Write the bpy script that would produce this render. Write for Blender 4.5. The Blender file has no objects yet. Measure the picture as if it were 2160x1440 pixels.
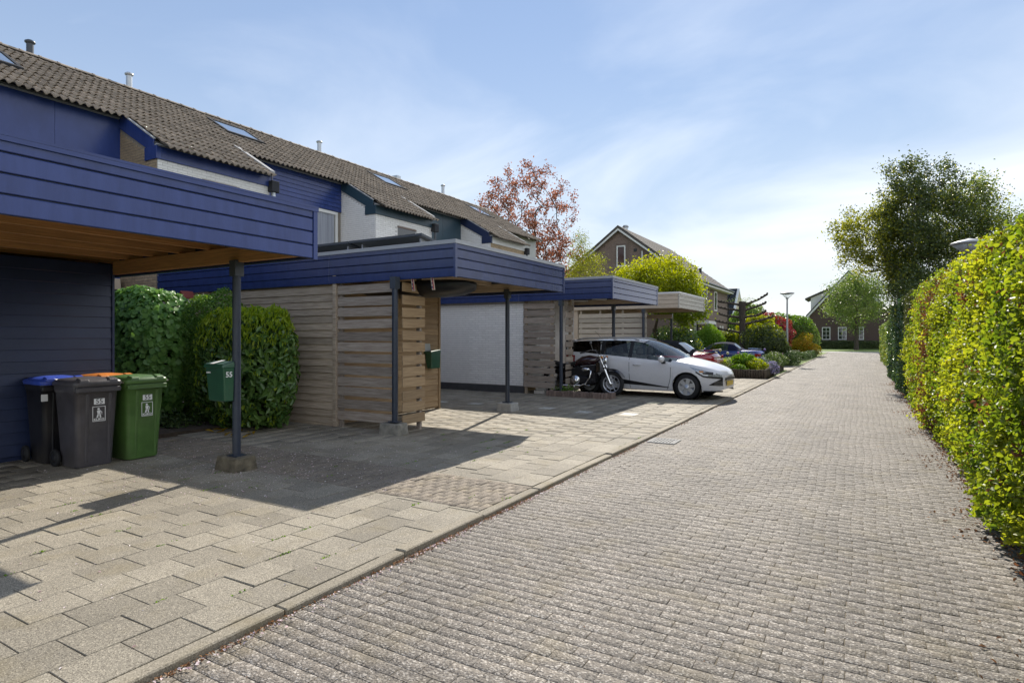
import bpy, bmesh, math, random
import numpy as np
from mathutils import Vector, Matrix
R = math.radians
SC = bpy.context.scene
COL = SC.collection
# ------------------------------------------------------------------ camera
cam_d = bpy.data.cameras.new('camera')
cam_d.sensor_width = 36.0
cam_d.lens = 1256 / 2160 * 36
cam_d.shift_y = -10 / 2160
cam_d.clip_start = 0.05
cam_d.clip_end = 3000
cam = bpy.data.objects.new('camera', cam_d)
COL.objects.link(cam)
cam.location = (0, 0, 1.5)
cam.rotation_euler = (R(90), 0, R(30.404))
SC.camera = cam
# ------------------------------------------------------------------ sky and sun
SUN_AZ, SUN_EL = R(-15.5), R(38.5)          # azimuth from +Y, negative to the left
SKY_STRENGTH = 0.12
CLOUD_BIAS = 0.25
SKY_GAIN = 0.74
SKY_TINT = (1.10, 0.95, 0.86)
CLOUD_COL = (2.75, 2.9, 3.15, 1)
SUN_STRENGTH = 2.0
world = bpy.data.worlds.new('World')
SC.world = world
world.use_nodes = True
wn, wl = world.node_tree.nodes, world.node_tree.links
wn.clear()
w_out = wn.new('ShaderNodeOutputWorld')
w_bg = wn.new('ShaderNodeBackground')
w_sky = wn.new('ShaderNodeTexSky')
w_sky.sky_type = 'NISHITA'
w_sky.sun_disc = False
w_sky.sun_elevation = SUN_EL
w_sky.sun_rotation = SUN_AZ
w_sky.air_density = 1.0
w_sky.dust_density = 0.0
w_sky.ozone_density = 1.6
w_bg.inputs['Strength'].default_value = SKY_STRENGTH
# thin cirrus over the whole dome, thickening to a bright veil on the right-hand (+x) side
tc = wn.new('ShaderNodeTexCoord')
sep = wn.new('ShaderNodeSeparateXYZ')
wl.new(tc.outputs['Generated'], sep.inputs[0])
def wmath(op, a, b=None, clamp=False):
    n = wn.new('ShaderNodeMath'); n.operation = op; n.use_clamp = clamp
    for k, v in enumerate((a, b)):
        if v is None: continue
        if isinstance(v, (int, float)): n.inputs[k].default_value = v
        else: wl.new(v, n.inputs[k])
    return n.outputs[0]
zpos = wmath('MAXIMUM', sep.outputs['Z'], 0.0)
zc = wmath('ADD', zpos, 0.28)
comb = wn.new('ShaderNodeCombineXYZ')
wl.new(wmath('DIVIDE', sep.outputs['X'], zc), comb.inputs[0])
wl.new(wmath('DIVIDE', sep.outputs['Y'], zc), comb.inputs[1])
mp = wn.new('ShaderNodeMapping')
mp.inputs['Location'].default_value = (0.3, 6.2, 0)
mp.inputs['Rotation'].default_value = (0, 0, R(-35))
mp.inputs['Scale'].default_value = (1.0, 1.5, 1)
wl.new(comb.outputs[0], mp.inputs[0])
n1 = wn.new('ShaderNodeTexNoise')
n1.inputs['Scale'].default_value = 0.95; n1.inputs['Detail'].default_value = 10
n1.inputs['Roughness'].default_value = 0.52; n1.inputs['Distortion'].default_value = 0.6
wl.new(mp.outputs[0], n1.inputs['Vector'])
bias = wmath('ADD', wmath('MULTIPLY', sep.outputs['X'], 0.36), wmath('MULTIPLY', zpos, -0.42))
cov = wmath('ADD', wmath('ADD', n1.outputs['Fac'], bias), CLOUD_BIAS)
cr = wn.new('ShaderNodeMapRange'); cr.interpolation_type = 'SMOOTHSTEP'
cr.inputs[1].default_value = 0.30; cr.inputs[2].default_value = 0.92; cr.inputs[3].default_value = 0.0; cr.inputs[4].default_value = 0.96
wl.new(cov, cr.inputs[0])
haze = wmath('POWER', wmath('SUBTRACT', 1.0, zpos, True), 6.0)
cf = wmath('MAXIMUM', cr.outputs[0], wmath('MULTIPLY', haze, 0.85))
# the photograph's sky is evenly exposed: compress the brightest part of the sky towards the sun
bw_ = wn.new('ShaderNodeRGBToBW'); wl.new(w_sky.outputs[0], bw_.inputs[0])
inv = wmath('DIVIDE', SKY_GAIN, wmath('ADD', 1.0, wmath('MULTIPLY', bw_.outputs[0], 0.26)))
tint = wn.new('ShaderNodeVectorMath'); tint.operation = 'MULTIPLY'; tint.inputs[1].default_value = SKY_TINT
wl.new(w_sky.outputs[0], tint.inputs[0])
sc_n = wn.new('ShaderNodeVectorMath'); sc_n.operation = 'SCALE'
wl.new(tint.outputs[0], sc_n.inputs[0]); wl.new(inv, sc_n.inputs['Scale'])
mixc = wn.new('ShaderNodeMix'); mixc.data_type = 'RGBA'
wl.new(cf, mixc.inputs[0]); wl.new(sc_n.outputs[0], mixc.inputs[6])
mixc.inputs[7].default_value = CLOUD_COL
wl.new(mixc.outputs[2], w_bg.inputs['Color'])
wl.new(w_bg.outputs[0], w_out.inputs['Surface'])
sun_d = bpy.data.lights.new('sun', 'SUN')
sun_d.energy = SUN_STRENGTH; sun_d.angle = R(0.53); sun_d.color = (1.0, 0.93, 0.82)
sun = bpy.data.objects.new('sun', sun_d)
COL.objects.link(sun)
sdir = Vector((math.sin(SUN_AZ) * math.cos(SUN_EL), math.cos(SUN_AZ) * math.cos(SUN_EL), math.sin(SUN_EL)))
sun.rotation_euler = sdir.to_track_quat('Z', 'Y').to_euler()
sun.location = sdir * 60
vs = SC.view_settings
vs.view_transform = 'Standard'; vs.look = 'None'; vs.gamma = 1.0; vs.use_curve_mapping = False
vs.exposure = 1.75
SC.render.engine = 'CYCLES'
SC.cycles.max_bounces = 8
SC.cycles.diffuse_bounces = 4
SC.cycles.transparent_max_bounces = 24
# ------------------------------------------------------------------ materials
def mat(name, col, rough=0.6, metal=0.0, var=0.10, scale=6.0, bump=0.0, bscale=60.0, obj_var=0.0, spec=0.5,
        stretch=(1, 1, 1), col2=None, dirt=0.0, coat=0.0):
    m = bpy.data.materials.new(name); m.use_nodes = True
    N, L = m.node_tree.nodes, m.node_tree.links
    b = N['Principled BSDF']
    b.inputs['Roughness'].default_value = rough; b.inputs['Metallic'].default_value = metal
    b.inputs['Specular IOR Level'].default_value = spec
    if coat: b.inputs['Coat Weight'].default_value = coat; b.inputs['Coat Roughness'].default_value = 0.05
    t = N.new('ShaderNodeTexCoord'); oi = N.new('ShaderNodeObjectInfo')
    ad = N.new('ShaderNodeVectorMath'); ad.operation = 'MULTIPLY_ADD'
    L.new(oi.outputs['Random'], ad.inputs[0]); ad.inputs[1].default_value = (37, 53, 71)
    mpg = N.new('ShaderNodeMapping'); mpg.inputs['Scale'].default_value = stretch
    L.new(t.outputs['Object'], mpg.inputs[0]); L.new(mpg.outputs[0], ad.inputs[2])
    nz = N.new('ShaderNodeTexNoise'); nz.inputs['Scale'].default_value = scale
    nz.inputs['Detail'].default_value = 6; nz.inputs['Roughness'].default_value = 0.62
    L.new(ad.outputs[0], nz.inputs['Vector'])
    rp = N.new('ShaderNodeValToRGB')
    c2 = col2 or tuple(min(1, c * (1 + var)) for c in col)
    c1 = col if col2 else tuple(c * (1 - var) for c in col)
    rp.color_ramp.elements[0].position = 0.32; rp.color_ramp.elements[0].color = (*c1, 1)
    rp.color_ramp.elements[1].position = 0.68; rp.color_ramp.elements[1].color = (*c2, 1)
    L.new(nz.outputs['Fac'], rp.inputs[0])
    out = rp.outputs[0]
    if dirt:
        nd = N.new('ShaderNodeTexNoise'); nd.inputs['Scale'].default_value = 1.3; nd.inputs['Detail'].default_value = 8
        L.new(t.outputs['Object'], nd.inputs['Vector'])
        rd = N.new('ShaderNodeValToRGB'); rd.color_ramp.elements[0].position = 0.48; rd.color_ramp.elements[1].position = 0.8
        rd.color_ramp.elements[1].color = (dirt, dirt, dirt, 1); L.new(nd.outputs['Fac'], rd.inputs[0])
        mx = N.new('ShaderNodeMix'); mx.data_type = 'RGBA'; L.new(rd.outputs[0], mx.inputs[0])
        L.new(out, mx.inputs[6]); mx.inputs[7].default_value = (0.10, 0.085, 0.06, 1); out = mx.outputs[2]
    if obj_var:
        hs = N.new('ShaderNodeHueSaturation')
        mr = N.new('ShaderNodeMapRange'); mr.inputs[3].default_value = 1 - obj_var; mr.inputs[4].default_value = 1 + obj_var
        L.new(oi.outputs['Random'], mr.inputs[0]); L.new(mr.outputs[0], hs.inputs['Value'])
        L.new(out, hs.inputs['Color']); out = hs.outputs[0]
    L.new(out, b.inputs['Base Color'])
    if bump:
        nb = N.new('ShaderNodeTexNoise'); nb.inputs['Scale'].default_value = bscale; nb.inputs['Detail'].default_value = 4
        L.new(ad.outputs[0], nb.inputs['Vector'])
        bp = N.new('ShaderNodeBump'); bp.inputs['Strength'].default_value = bump; bp.inputs['Distance'].default_value = 0.01
        L.new(nb.outputs['Fac'], bp.inputs['Height']); L.new(bp.outputs[0], b.inputs['Normal'])
    return m

def stone_mat(name, base, dark, light, sc_=170.0, rough=0.75, bump=0.5, patch=0.25, obj_var=0.12, moss=0.0, dist=0.004, bands=0.0):
    """exposed-aggregate concrete: grains, larger patches, per-piece tone"""
    m = bpy.data.materials.new(name); m.use_nodes = True
    N, L = m.node_tree.nodes, m.node_tree.links
    b = N['Principled BSDF']; b.inputs['Roughness'].default_value = rough
    b.inputs['Specular IOR Level'].default_value = 0.35
    g = N.new('ShaderNodeNewGeometry'); oi = N.new('ShaderNodeObjectInfo')
    v = N.new('ShaderNodeTexVoronoi'); v.inputs['Scale'].default_value = sc_; L.new(g.outputs['Position'], v.inputs['Vector'])
    rp = N.new('ShaderNodeValToRGB'); e = rp.color_ramp.elements
    e[0].position = 0.0; e[0].color = (*dark, 1); e[1].position = 1.0; e[1].color = (*light, 1)
    k = e.new(0.30); k.color = (*base, 1); k = e.new(0.72); k.color = (*base, 1)
    s = N.new('ShaderNodeSeparateColor'); L.new(v.outputs['Color'], s.inputs[0]); L.new(s.outputs[0], rp.inputs[0])
    n = N.new('ShaderNodeTexNoise'); n.inputs['Scale'].default_value = 1.1; n.inputs['Detail'].default_value = 7
    L.new(g.outputs['Position'], n.inputs['Vector'])
    mr = N.new('ShaderNodeMapRange'); mr.inputs[1].default_value = 0.3; mr.inputs[2].default_value = 0.7
    mr.inputs[3].default_value = 1 - patch; mr.inputs[4].default_value = 1 + patch; L.new(n.outputs['Fac'], mr.inputs[0])
    mo = N.new('ShaderNodeMapRange'); mo.inputs[3].default_value = 1 - obj_var; mo.inputs[4].default_value = 1 + obj_var
    at = N.new('ShaderNodeAttribute'); at.attribute_name = 'tone'
    ad = N.new('ShaderNodeMath'); ad.operation = 'ADD'; L.new(oi.outputs['Random'], ad.inputs[0]); L.new(at.outputs['Fac'], ad.inputs[1])
    fr = N.new('ShaderNodeMath'); fr.operation = 'FRACT'; L.new(ad.outputs[0], fr.inputs[0]); L.new(fr.outputs[0], mo.inputs[0])
    # wheel-worn lengthwise bands and broad stains
    mpl = N.new('ShaderNodeMapping'); mpl.inputs['Scale'].default_value = (1.0, 0.10, 1.0); L.new(g.outputs['Position'], mpl.inputs[0])
    nl = N.new('ShaderNodeTexNoise'); nl.inputs['Scale'].default_value = 1.5; nl.inputs['Detail'].default_value = 5; L.new(mpl.outputs[0], nl.inputs['Vector'])
    ml = N.new('ShaderNodeMapRange'); ml.inputs[1].default_value = 0.3; ml.inputs[2].default_value = 0.7; ml.inputs[3].default_value = 1 - bands; ml.inputs[4].default_value = 1 + bands
    L.new(nl.outputs['Fac'], ml.inputs[0])
    m0 = N.new('ShaderNodeMath'); m0.operation = 'MULTIPLY'; L.new(mr.outputs[0], m0.inputs[0]); L.new(ml.outputs[0], m0.inputs[1])
    mu = N.new('ShaderNodeMath'); mu.operation = 'MULTIPLY'; L.new(m0.outputs[0], mu.inputs[0]); L.new(mo.outputs[0], mu.inputs[1])
    hs = N.new('ShaderNodeHueSaturation'); L.new(rp.outputs[0], hs.inputs['Color']); L.new(mu.outputs[0], hs.inputs['Value'])
    out = hs.outputs[0]
    if moss:
        n2 = N.new('ShaderNodeTexNoise'); n2.inputs['Scale'].default_value = 3.2; n2.inputs['Detail'].default_value = 6
        L.new(g.outputs['Position'], n2.inputs['Vector'])
        r2 = N.new('ShaderNodeValToRGB'); r2.color_ramp.elements[0].position = 0.52; r2.color_ramp.elements[1].position = 0.72
        r2.color_ramp.elements[1].color = (moss, moss, moss, 1); L.new(n2.outputs['Fac'], r2.inputs[0])
        mx = N.new('ShaderNodeMix'); mx.data_type = 'RGBA'; L.new(r2.outputs[0], mx.inputs[0]); L.new(out, mx.inputs[6])
        mx.inputs[7].default_value = (0.20, 0.16, 0.08, 1); out = mx.outputs[2]
    L.new(out, b.inputs['Base Color'])
    nb = N.new('ShaderNodeTexNoise'); nb.inputs['Scale'].default_value = sc_ * 0.8; nb.inputs['Detail'].default_value = 3
    L.new(g.outputs['Position'], nb.inputs['Vector'])
    bp = N.new('ShaderNodeBump'); bp.inputs['Strength'].default_value = bump; bp.inputs['Distance'].default_value = dist
    L.new(nb.outputs['Fac'], bp.inputs['Height']); L.new(bp.outputs[0], b.inputs['Normal'])
    return m

def leaf_mat(name, c_lo, c_hi, trans=0.45, rough=0.42, tmul=1.6, spec=0.4):
    m = bpy.data.materials.new(name); m.use_nodes = True
    N, L = m.node_tree.nodes, m.node_tree.links
    b = N['Principled BSDF']; b.inputs['Roughness'].default_value = rough; b.inputs['Specular IOR Level'].default_value = spec
    at = N.new('ShaderNodeAttribute'); at.attribute_name = 'tone'
    rp = N.new('ShaderNodeValToRGB'); rp.color_ramp.elements[0].color = (*c_lo, 1); rp.color_ramp.elements[1].color = (*c_hi, 1)
    L.new(at.outputs['Fac'], rp.inputs[0]); L.new(rp.outputs[0], b.inputs['Base Color'])
    t = N.new('ShaderNodeBsdfTranslucent')
    hs = N.new('ShaderNodeHueSaturation'); hs.inputs['Value'].default_value = tmul; hs.inputs['Hue'].default_value = 0.492
    hs.inputs['Saturation'].default_value = 1.08
    L.new(rp.outputs[0], hs.inputs['Color']); L.new(hs.outputs[0], t.inputs['Color'])
    mx = N.new('ShaderNodeMixShader'); mx.inputs[0].default_value = trans
    L.new(b.outputs[0], mx.inputs[1]); L.new(t.outputs[0], mx.inputs[2])
    L.new(mx.outputs[0], N['Material Output'].inputs['Surface'])
    return m

def glass_mat(name, tint=(0.8, 0.85, 0.85), rough=0.02, alpha=0.35):
    m = bpy.data.materials.new(name); m.use_nodes = True
    N, L = m.node_tree.nodes, m.node_tree.links
    gl = N.new('ShaderNodeBsdfGlossy'); gl.inputs['Roughness'].default_value = rough; gl.inputs['Color'].default_value = (1, 1, 1, 1)
    tr = N.new('ShaderNodeBsdfTransparent'); tr.inputs['Color'].default_value = (*[c * alpha for c in tint], 1)
    lw = N.new('ShaderNodeLayerWeight'); lw.inputs['Blend'].default_value = 0.5
    pw = N.new('ShaderNodeMath'); pw.operation = 'POWER'; L.new(lw.outputs['Facing'], pw.inputs[0]); pw.inputs[1].default_value = 5.0
    fm = N.new('ShaderNodeMath'); fm.operation = 'MULTIPLY_ADD'; L.new(pw.outputs[0], fm.inputs[0]); fm.inputs[1].default_value = 0.94; fm.inputs[2].default_value = 0.05
    mx = N.new('ShaderNodeMixShader'); L.new(fm.outputs[0], mx.inputs[0]); L.new(tr.outputs[0], mx.inputs[1]); L.new(gl.outputs[0], mx.inputs[2])
    N.remove(N['Principled BSDF']); L.new(mx.outputs[0], N['Material Output'].inputs['Surface'])
    return m
# ------------------------------------------------------------------ object helpers
def tag(o, label=None, cat=None, group=None, kind=None):
    if label: o['label'] = label
    if cat: o['category'] = cat
    if group: o['group'] = group
    if kind: o['kind'] = kind
    return o
def empty(name, loc=(0, 0, 0), label=None, cat=None, group=None, rz=0.0, kind=None, parent=None):
    o = bpy.data.objects.new(name, None); COL.objects.link(o)
    o.location = loc; o.rotation_euler = (0, 0, rz); o.empty_display_size = 0.2
    if parent: o.parent = parent
    return tag(o, label, cat, group, kind)
def wloc(o):
    v = Vector((0, 0, 0))
    while o is not None:
        v = v + o.location; o = o.parent
    return v
def link_mesh(name, me, parent=None, loc=None, rot=None):
    """link a mesh; loc is in world axes measured from the scene origin unless the parent is local"""
    o = bpy.data.objects.new(name, me); COL.objects.link(o)
    if parent is not None: o.parent = parent
    if loc is not None: o.location = Vector(loc) - wloc(parent)
    if rot is not None: o.rotation_euler = rot
    return o
class MB:
    def __init__(s): s.v = []; s.f = []; s.sm = []
    def add(s, vs, fs, smooth=False):
        k = len(s.v); s.v += [tuple(p) for p in vs]
        s.f += [tuple(i + k for i in f) for f in fs]; s.sm += [smooth] * len(fs); return s
    def box(s, x0, x1, y0, y1, z0, z1):
        if x0 > x1: x0, x1 = x1, x0
        if y0 > y1: y0, y1 = y1, y0
        if z0 > z1: z0, z1 = z1, z0
        return s.add([(x0,y0,z0),(x1,y0,z0),(x1,y1,z0),(x0,y1,z0),(x0,y0,z1),(x1,y0,z1),(x1,y1,z1),(x0,y1,z1)],
                     [(0,3,2,1),(4,5,6,7),(0,1,5,4),(1,2,6,5),(2,3,7,6),(3,0,4,7)])
    def hexa(s, p):  # eight corners, bottom four then top four
        return s.add(p, [(0,3,2,1),(4,5,6,7),(0,1,5,4),(1,2,6,5),(2,3,7,6),(3,0,4,7)])
    def quad(s, a, b, c, d): return s.add([a, b, c, d], [(0, 1, 2, 3)])
    def prism(s, poly, axis, a, b):
        """poly: 2-D points in the plane across axis ('x': y,z / 'y': x,z / 'z': x,y)"""
        def P(p, t): return {'x': (t, p[0], p[1]), 'y': (p[0], t, p[1]), 'z': (p[0], p[1], t)}[axis]
        n = len(poly); vs = [P(p, a) for p in poly] + [P(p, b) for p in poly]
        fs = [tuple(range(n))[::-1], tuple(range(n, 2 * n))] + [(i, (i + 1) % n, n + (i + 1) % n, n + i) for i in range(n)]
        return s.add(vs, fs)
    def tube(s, pts, rad, n=10, caps=True, smooth=True):
        pts = [Vector(p) for p in pts]; k = len(pts)
        rad = [rad] * k if isinstance(rad, (int, float)) else rad
        vs = []; up = None
        for i, p in enumerate(pts):
            d = (pts[min(i + 1, k - 1)] - pts[max(i - 1, 0)]).normalized()
            if up is None:
                up = Vector((0, 0, 1)) if abs(d.z) < 0.9 else Vector((1, 0, 0))
            a = d.cross(up).normalized(); b2 = a.cross(d).normalized(); up = b2
            for j in range(n):
                t = 2 * math.pi * j / n; vs.append(p + (a * math.cos(t) + b2 * math.sin(t)) * rad[i])
        fs = [(i * n + j, i * n + (j + 1) % n, (i + 1) * n + (j + 1) % n, (i + 1) * n + j) for i in range(k - 1) for j in range(n)]
        s.add(vs, fs, smooth)
        if caps: s.add(vs[:n], [tuple(range(n))[::-1]]); s.add(vs[-n:], [tuple(range(n))])
        return s
    def lathe(s, prof, n=20, c=(0, 0, 0), axis='z', smooth=True, sx=1.0, sy=1.0, caps=True):
        vs = []
        for r, h in prof:
            for j in range(n):
                t = 2 * math.pi * j / n; x, y = r * math.cos(t) * sx, r * math.sin(t) * sy
                p = {'z': (x, y, h), 'y': (x, h, y), 'x': (h, x, y)}[axis]
                vs.append((p[0] + c[0], p[1] + c[1], p[2] + c[2]))
        k = len(prof)
        fs = [(i * n + j, i * n + (j + 1) % n, (i + 1) * n + (j + 1) % n, (i + 1) * n + j) for i in range(k - 1) for j in range(n)]
        if caps: fs += [tuple(range(n))[::-1], tuple(range((k - 1) * n, k * n))]
        return s.add(vs, fs, smooth)
    def torus(s, c, R0, r, axis='y', n=28, m=10):
        vs = []
        for i in range(n):
            t = 2 * math.pi * i / n
            for j in range(m):
                u = 2 * math.pi * j / m; q = R0 + r * math.cos(u); h = r * math.sin(u)
                p = {'y': (q * math.cos(t), h, q * math.sin(t)), 'z': (q * math.cos(t), q * math.sin(t), h), 'x': (h, q * math.cos(t), q * math.sin(t))}[axis]
                vs.append((p[0] + c[0], p[1] + c[1], p[2] + c[2]))
        fs = [(i * m + j, ((i + 1) % n) * m + j, ((i + 1) % n) * m + (j + 1) % m, i * m + (j + 1) % m) for i in range(n) for j in range(m)]
        return s.add(vs, fs, True)
    def ball(s, c, r, n=12, m=8):
        rx, ry, rz = (r, r, r) if isinstance(r, (int, float)) else r
        return s.add([(c[0] + rx * math.cos(2*math.pi*j/n) * math.sin(math.pi*i/m), c[1] + ry * math.sin(2*math.pi*j/n) * math.sin(math.pi*i/m), c[2] - rz * math.cos(math.pi*i/m)) for i in range(m + 1) for j in range(n)],
                     [(i*n+j, i*n+(j+1)%n, (i+1)*n+(j+1)%n, (i+1)*n+j) for i in range(m) for j in range(n)], True)
    def mesh(s, name, m=None, off=(0, 0, 0), bevel=0.0, merge=False, fixn=True):
        me = bpy.data.meshes.new(name)
        o = Vector(off)
        me.from_pydata([Vector(p) - o for p in s.v], [], s.f)
        me.polygons.foreach_set('use_smooth', s.sm)
        if m: me.materials.append(m)
        if bevel or merge or fixn:
            bm = bmesh.new(); bm.from_mesh(me)
            if merge: bmesh.ops.remove_doubles(bm, verts=bm.verts, dist=1e-5)
            if fixn: bmesh.ops.recalc_face_normals(bm, faces=bm.faces)
            if bevel:
                es = [e for e in bm.edges if len(e.link_faces) == 2 and e.calc_face_angle(0) > 0.6]
                bmesh.ops.bevel(bm, geom=es, offset=bevel, segments=1, affect='EDGES', clamp_overlap=True)
            bm.to_mesh(me); bm.free()
        me.update()
        return me
    def build(s, name, m=None, parent=None, bevel=0.0, local=False, merge=False, label=None, kind=None, cat=None, group=None, loc=None):
        """vertices in world coordinates; shifted under the parent.  local=True: already in the parent's own axes.
        a top-level object gets its origin at the middle of its base"""
        if parent is not None or local: off = (0, 0, 0) if local else wloc(parent)
        else:
            a = np.array(s.v); off = ((a[:, 0].min() + a[:, 0].max()) / 2, (a[:, 1].min() + a[:, 1].max()) / 2, a[:, 2].min())
        o = bpy.data.objects.new(name, s.mesh(name, m, off, bevel, merge)); COL.objects.link(o)
        if parent is not None: o.parent = parent
        elif not local: o.location = off
        if loc is not None: o.location = loc
        return tag(o, label, cat, group, kind)
_bcache = {}
def block_mesh(name, m, L_, W_, T_, bevel=0.0):
    """a box centred on its origin, length on x, width on y, thickness on z; meshes are shared"""
    k = (m.name, round(L_, 3), round(W_, 3), round(T_, 3), bevel)
    if k not in _bcache:
        _bcache[k] = MB().box(-L_/2, L_/2, -W_/2, W_/2, -T_/2, T_/2).mesh(name, m, bevel=bevel)
    return _bcache[k]
def board(name, m, parent, p0, p1, width, thick, roll=0.0, bevel=0.003, tilt_axis=None):
    """a board from p0 to p1; width stands upright (z) unless rolled"""
    p0, p1 = Vector(p0), Vector(p1); d = p1 - p0
    me = block_mesh(name, m, d.length, thick, width, bevel)
    o = bpy.data.objects.new(name, me); COL.objects.link(o)
    if parent is not None: o.parent = parent
    o.location = (p0 + p1) / 2 - wloc(parent)
    yaw = math.atan2(d.y, d.x); pitch = -math.atan2(d.z, math.hypot(d.x, d.y))
    o.rotation_euler = (Matrix.Rotation(yaw, 3, 'Z') @ Matrix.Rotation(pitch, 3, 'Y') @ Matrix.Rotation(roll, 3, 'X')).to_euler()
    return o
def text(name, body, size, m, parent, loc, rot, local=False, extrude=0.001, bold=0.0, align='CENTER', sx=1.0):
    c = bpy.data.curves.new(name, 'FONT'); c.body = body; c.size = size; c.extrude = extrude; c.offset = bold
    c.align_x = align; c.align_y = 'CENTER'; c.resolution_u = 2
    q = bpy.data.objects.new(name, c); COL.objects.link(q)
    me = bpy.data.meshes.new_from_object(q); me.name = name
    bpy.data.objects.remove(q)
    me.materials.clear(); me.materials.append(m)
    o = bpy.data.objects.new(name, me); COL.objects.link(o); o.parent = parent
    o.location = Vector(loc) if local else Vector(loc) - wloc(parent)
    o.rotation_euler = rot; o.scale = (sx, 1, 1)
    return o
rng = np.random.default_rng(7)
random.seed(11)
def np_mesh(name, V, F, m, parent=None, tone=None, smooth=False, kind=None, off=None, label=None, cat=None, group=None):
    """fast mesh from arrays; V world coordinates, F (n,k)"""
    V = np.asarray(V, np.float32)
    o3 = np.array(wloc(parent), np.float32) if parent is not None else (np.array(off, np.float32) if off is not None else np.zeros(3, np.float32))
    V = V - o3
    me = bpy.data.meshes.new(name); n, k = F.shape
    me.vertices.add(len(V)); me.vertices.foreach_set('co', V.ravel())
    me.loops.add(n * k); me.loops.foreach_set('vertex_index', F.astype(np.int32).ravel())
    me.polygons.add(n); me.polygons.foreach_set('loop_start', np.arange(0, n * k, k, dtype=np.int32))
    if smooth: me.polygons.foreach_set('use_smooth', np.ones(n, bool))
    if tone is not None:
        a = me.attributes.new('tone', 'FLOAT', 'POINT'); a.data.foreach_set('value', np.asarray(tone, np.float32))
    me.materials.append(m); me.update(calc_edges=True)
    ob = bpy.data.objects.new(name, me); COL.objects.link(ob)
    if parent is not None: ob.parent = parent
    elif off is not None: ob.location = off
    return tag(ob, label, cat, group, kind)
def boxes_np(C, S, yaw=None, b=0.004):
    """C centres (n,3), S sizes (n,3) -> V, F of top and four sides with a chamfer"""
    n = len(C); h = S / 2
    t = np.array([(-1,-1),(1,-1),(1,1),(-1,1)])
    ring0 = np.concatenate([t[None] * h[:, None, :2], np.repeat(-h[:, None, 2:3], 4, 1)], 2)
    ring1 = np.concatenate([t[None] * h[:, None, :2], np.repeat(h[:, None, 2:3] - b, 4, 1)], 2)
    ring2 = np.concatenate([t[None] * (h[:, None, :2] - b), np.repeat(h[:, None, 2:3], 4, 1)], 2)
    V = np.concatenate([ring0, ring1, ring2], 1)
    if yaw is not None:
        c, s = np.cos(yaw)[:, None], np.sin(yaw)[:, None]
        V = np.stack([V[..., 0] * c - V[..., 1] * s, V[..., 0] * s + V[..., 1] * c, V[..., 2]], 2)
    V = V + C[:, None, :]
    f = [(8, 9, 10, 11)]
    for r in (0, 4):
        for j in range(4): f.append((r + j, r + (j + 1) % 4, r + 4 + (j + 1) % 4, r + 4 + j))
    F = (np.arange(n)[:, None, None] * 12 + np.array(f)[None]).reshape(-1, 4)
    return V.reshape(-1, 3), F
def leaf_arrays(P, Nrm, size, aspect=1.6, fold=0.25, spread=0.7, droop=0.0, r=rng, quad=False):
    """leaves at points P facing about Nrm: pointed blades folded on the midrib. returns V,F,per-vertex count"""
    n = len(P)
    N_ = Nrm + r.normal(0, spread, (n, 3)); N_ /= np.linalg.norm(N_, axis=1, keepdims=True) + 1e-9
    T = r.normal(0, 1, (n, 3)); T[:, 2] -= droop; T -= (T * N_).sum(1, keepdims=True) * N_
    T /= np.linalg.norm(T, axis=1, keepdims=True) + 1e-9
    B = np.cross(N_, T)
    sz = np.asarray(size)[:, None] if np.ndim(size) else np.full((n, 1), size)
    hw = sz / aspect / 2
    if quad:
        V = np.stack([P - T * sz * .5, P + B * hw, P + T * sz * .5, P - B * hw], 1)
        return V.reshape(-1, 3), np.arange(n * 4).reshape(n, 4), 4
    up = N_ * hw * fold * 2
    V = np.stack([P - T * sz * .5, P + T * sz * .5,
                  P + B * hw - T * sz * .12 + up, P + B * hw * .72 + T * sz * .22 + up * .8,
                  P - B * hw - T * sz * .12 + up, P - B * hw * .72 + T * sz * .22 + up * .8], 1)
    base = np.arange(n)[:, None] * 6
    F = np.concatenate([base + np.array([[0, 2, 3, 1]]), base + np.array([[0, 1, 5, 4]])], 0)
    return V.reshape(-1, 3), F, 6
def lumps(n, seed):
    """smooth pseudo-noise on unit directions, about -1..1"""
    r = np.random.default_rng(seed); K = r.normal(0, 1, (n, 3)) * 3.2; ph = r.uniform(0, 6.28, n)
    return lambda D: np.sin(D @ K.T + ph).sum(1) / math.sqrt(n)
# ------------------------------------------------------------------ shared materials
M = {}
M['navy'] = mat('navy_paint', (0.012, 0.025, 0.098), 0.24, scale=2.0, stretch=(4, 1, .5), col2=(0.020, 0.038, 0.138), obj_var=0.08, bump=0.10, bscale=22, spec=0.65)
M['cobalt'] = mat('cobalt_paint', (0.019, 0.040, 0.165), 0.27, scale=2.0, stretch=(4, 1, .5), col2=(0.032, 0.060, 0.225), obj_var=0.08, bump=0.10, bscale=22)
M['flash'] = mat('dull_lead_flashing', (0.40, 0.40, 0.40), 0.95, spec=0.08)
M['dullframe'] = mat('dull_dark_frame', (0.05, 0.052, 0.058), 0.9, spec=0.1)
M['navy_dark'] = mat('dark_navy_paint', (0.022, 0.034, 0.085), 0.38, var=0.12, scale=4, obj_var=0.10, bump=0.12, bscale=25)
M['teal'] = mat('teal_paint', (0.028, 0.060, 0.085), 0.42, var=0.1, scale=3)
M['bluegrey'] = mat('blue_grey_paint', (0.045, 0.065, 0.13), 0.40, var=0.1, scale=5, obj_var=0.05)
M['greygreen'] = mat('grey_green_paint', (0.075, 0.10, 0.105), 0.40, var=0.12, scale=5, obj_var=0.05)
M['cream'] = mat('cream_paint', (0.50, 0.42, 0.32), 0.5, var=0.08, scale=4, obj_var=0.03)
M['cream_worn'] = mat('worn_white_paint', (0.58, 0.56, 0.50), 0.45, var=0.2, scale=4, stretch=(1, 3, 9), col2=(0.30, 0.27, 0.20))
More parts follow.
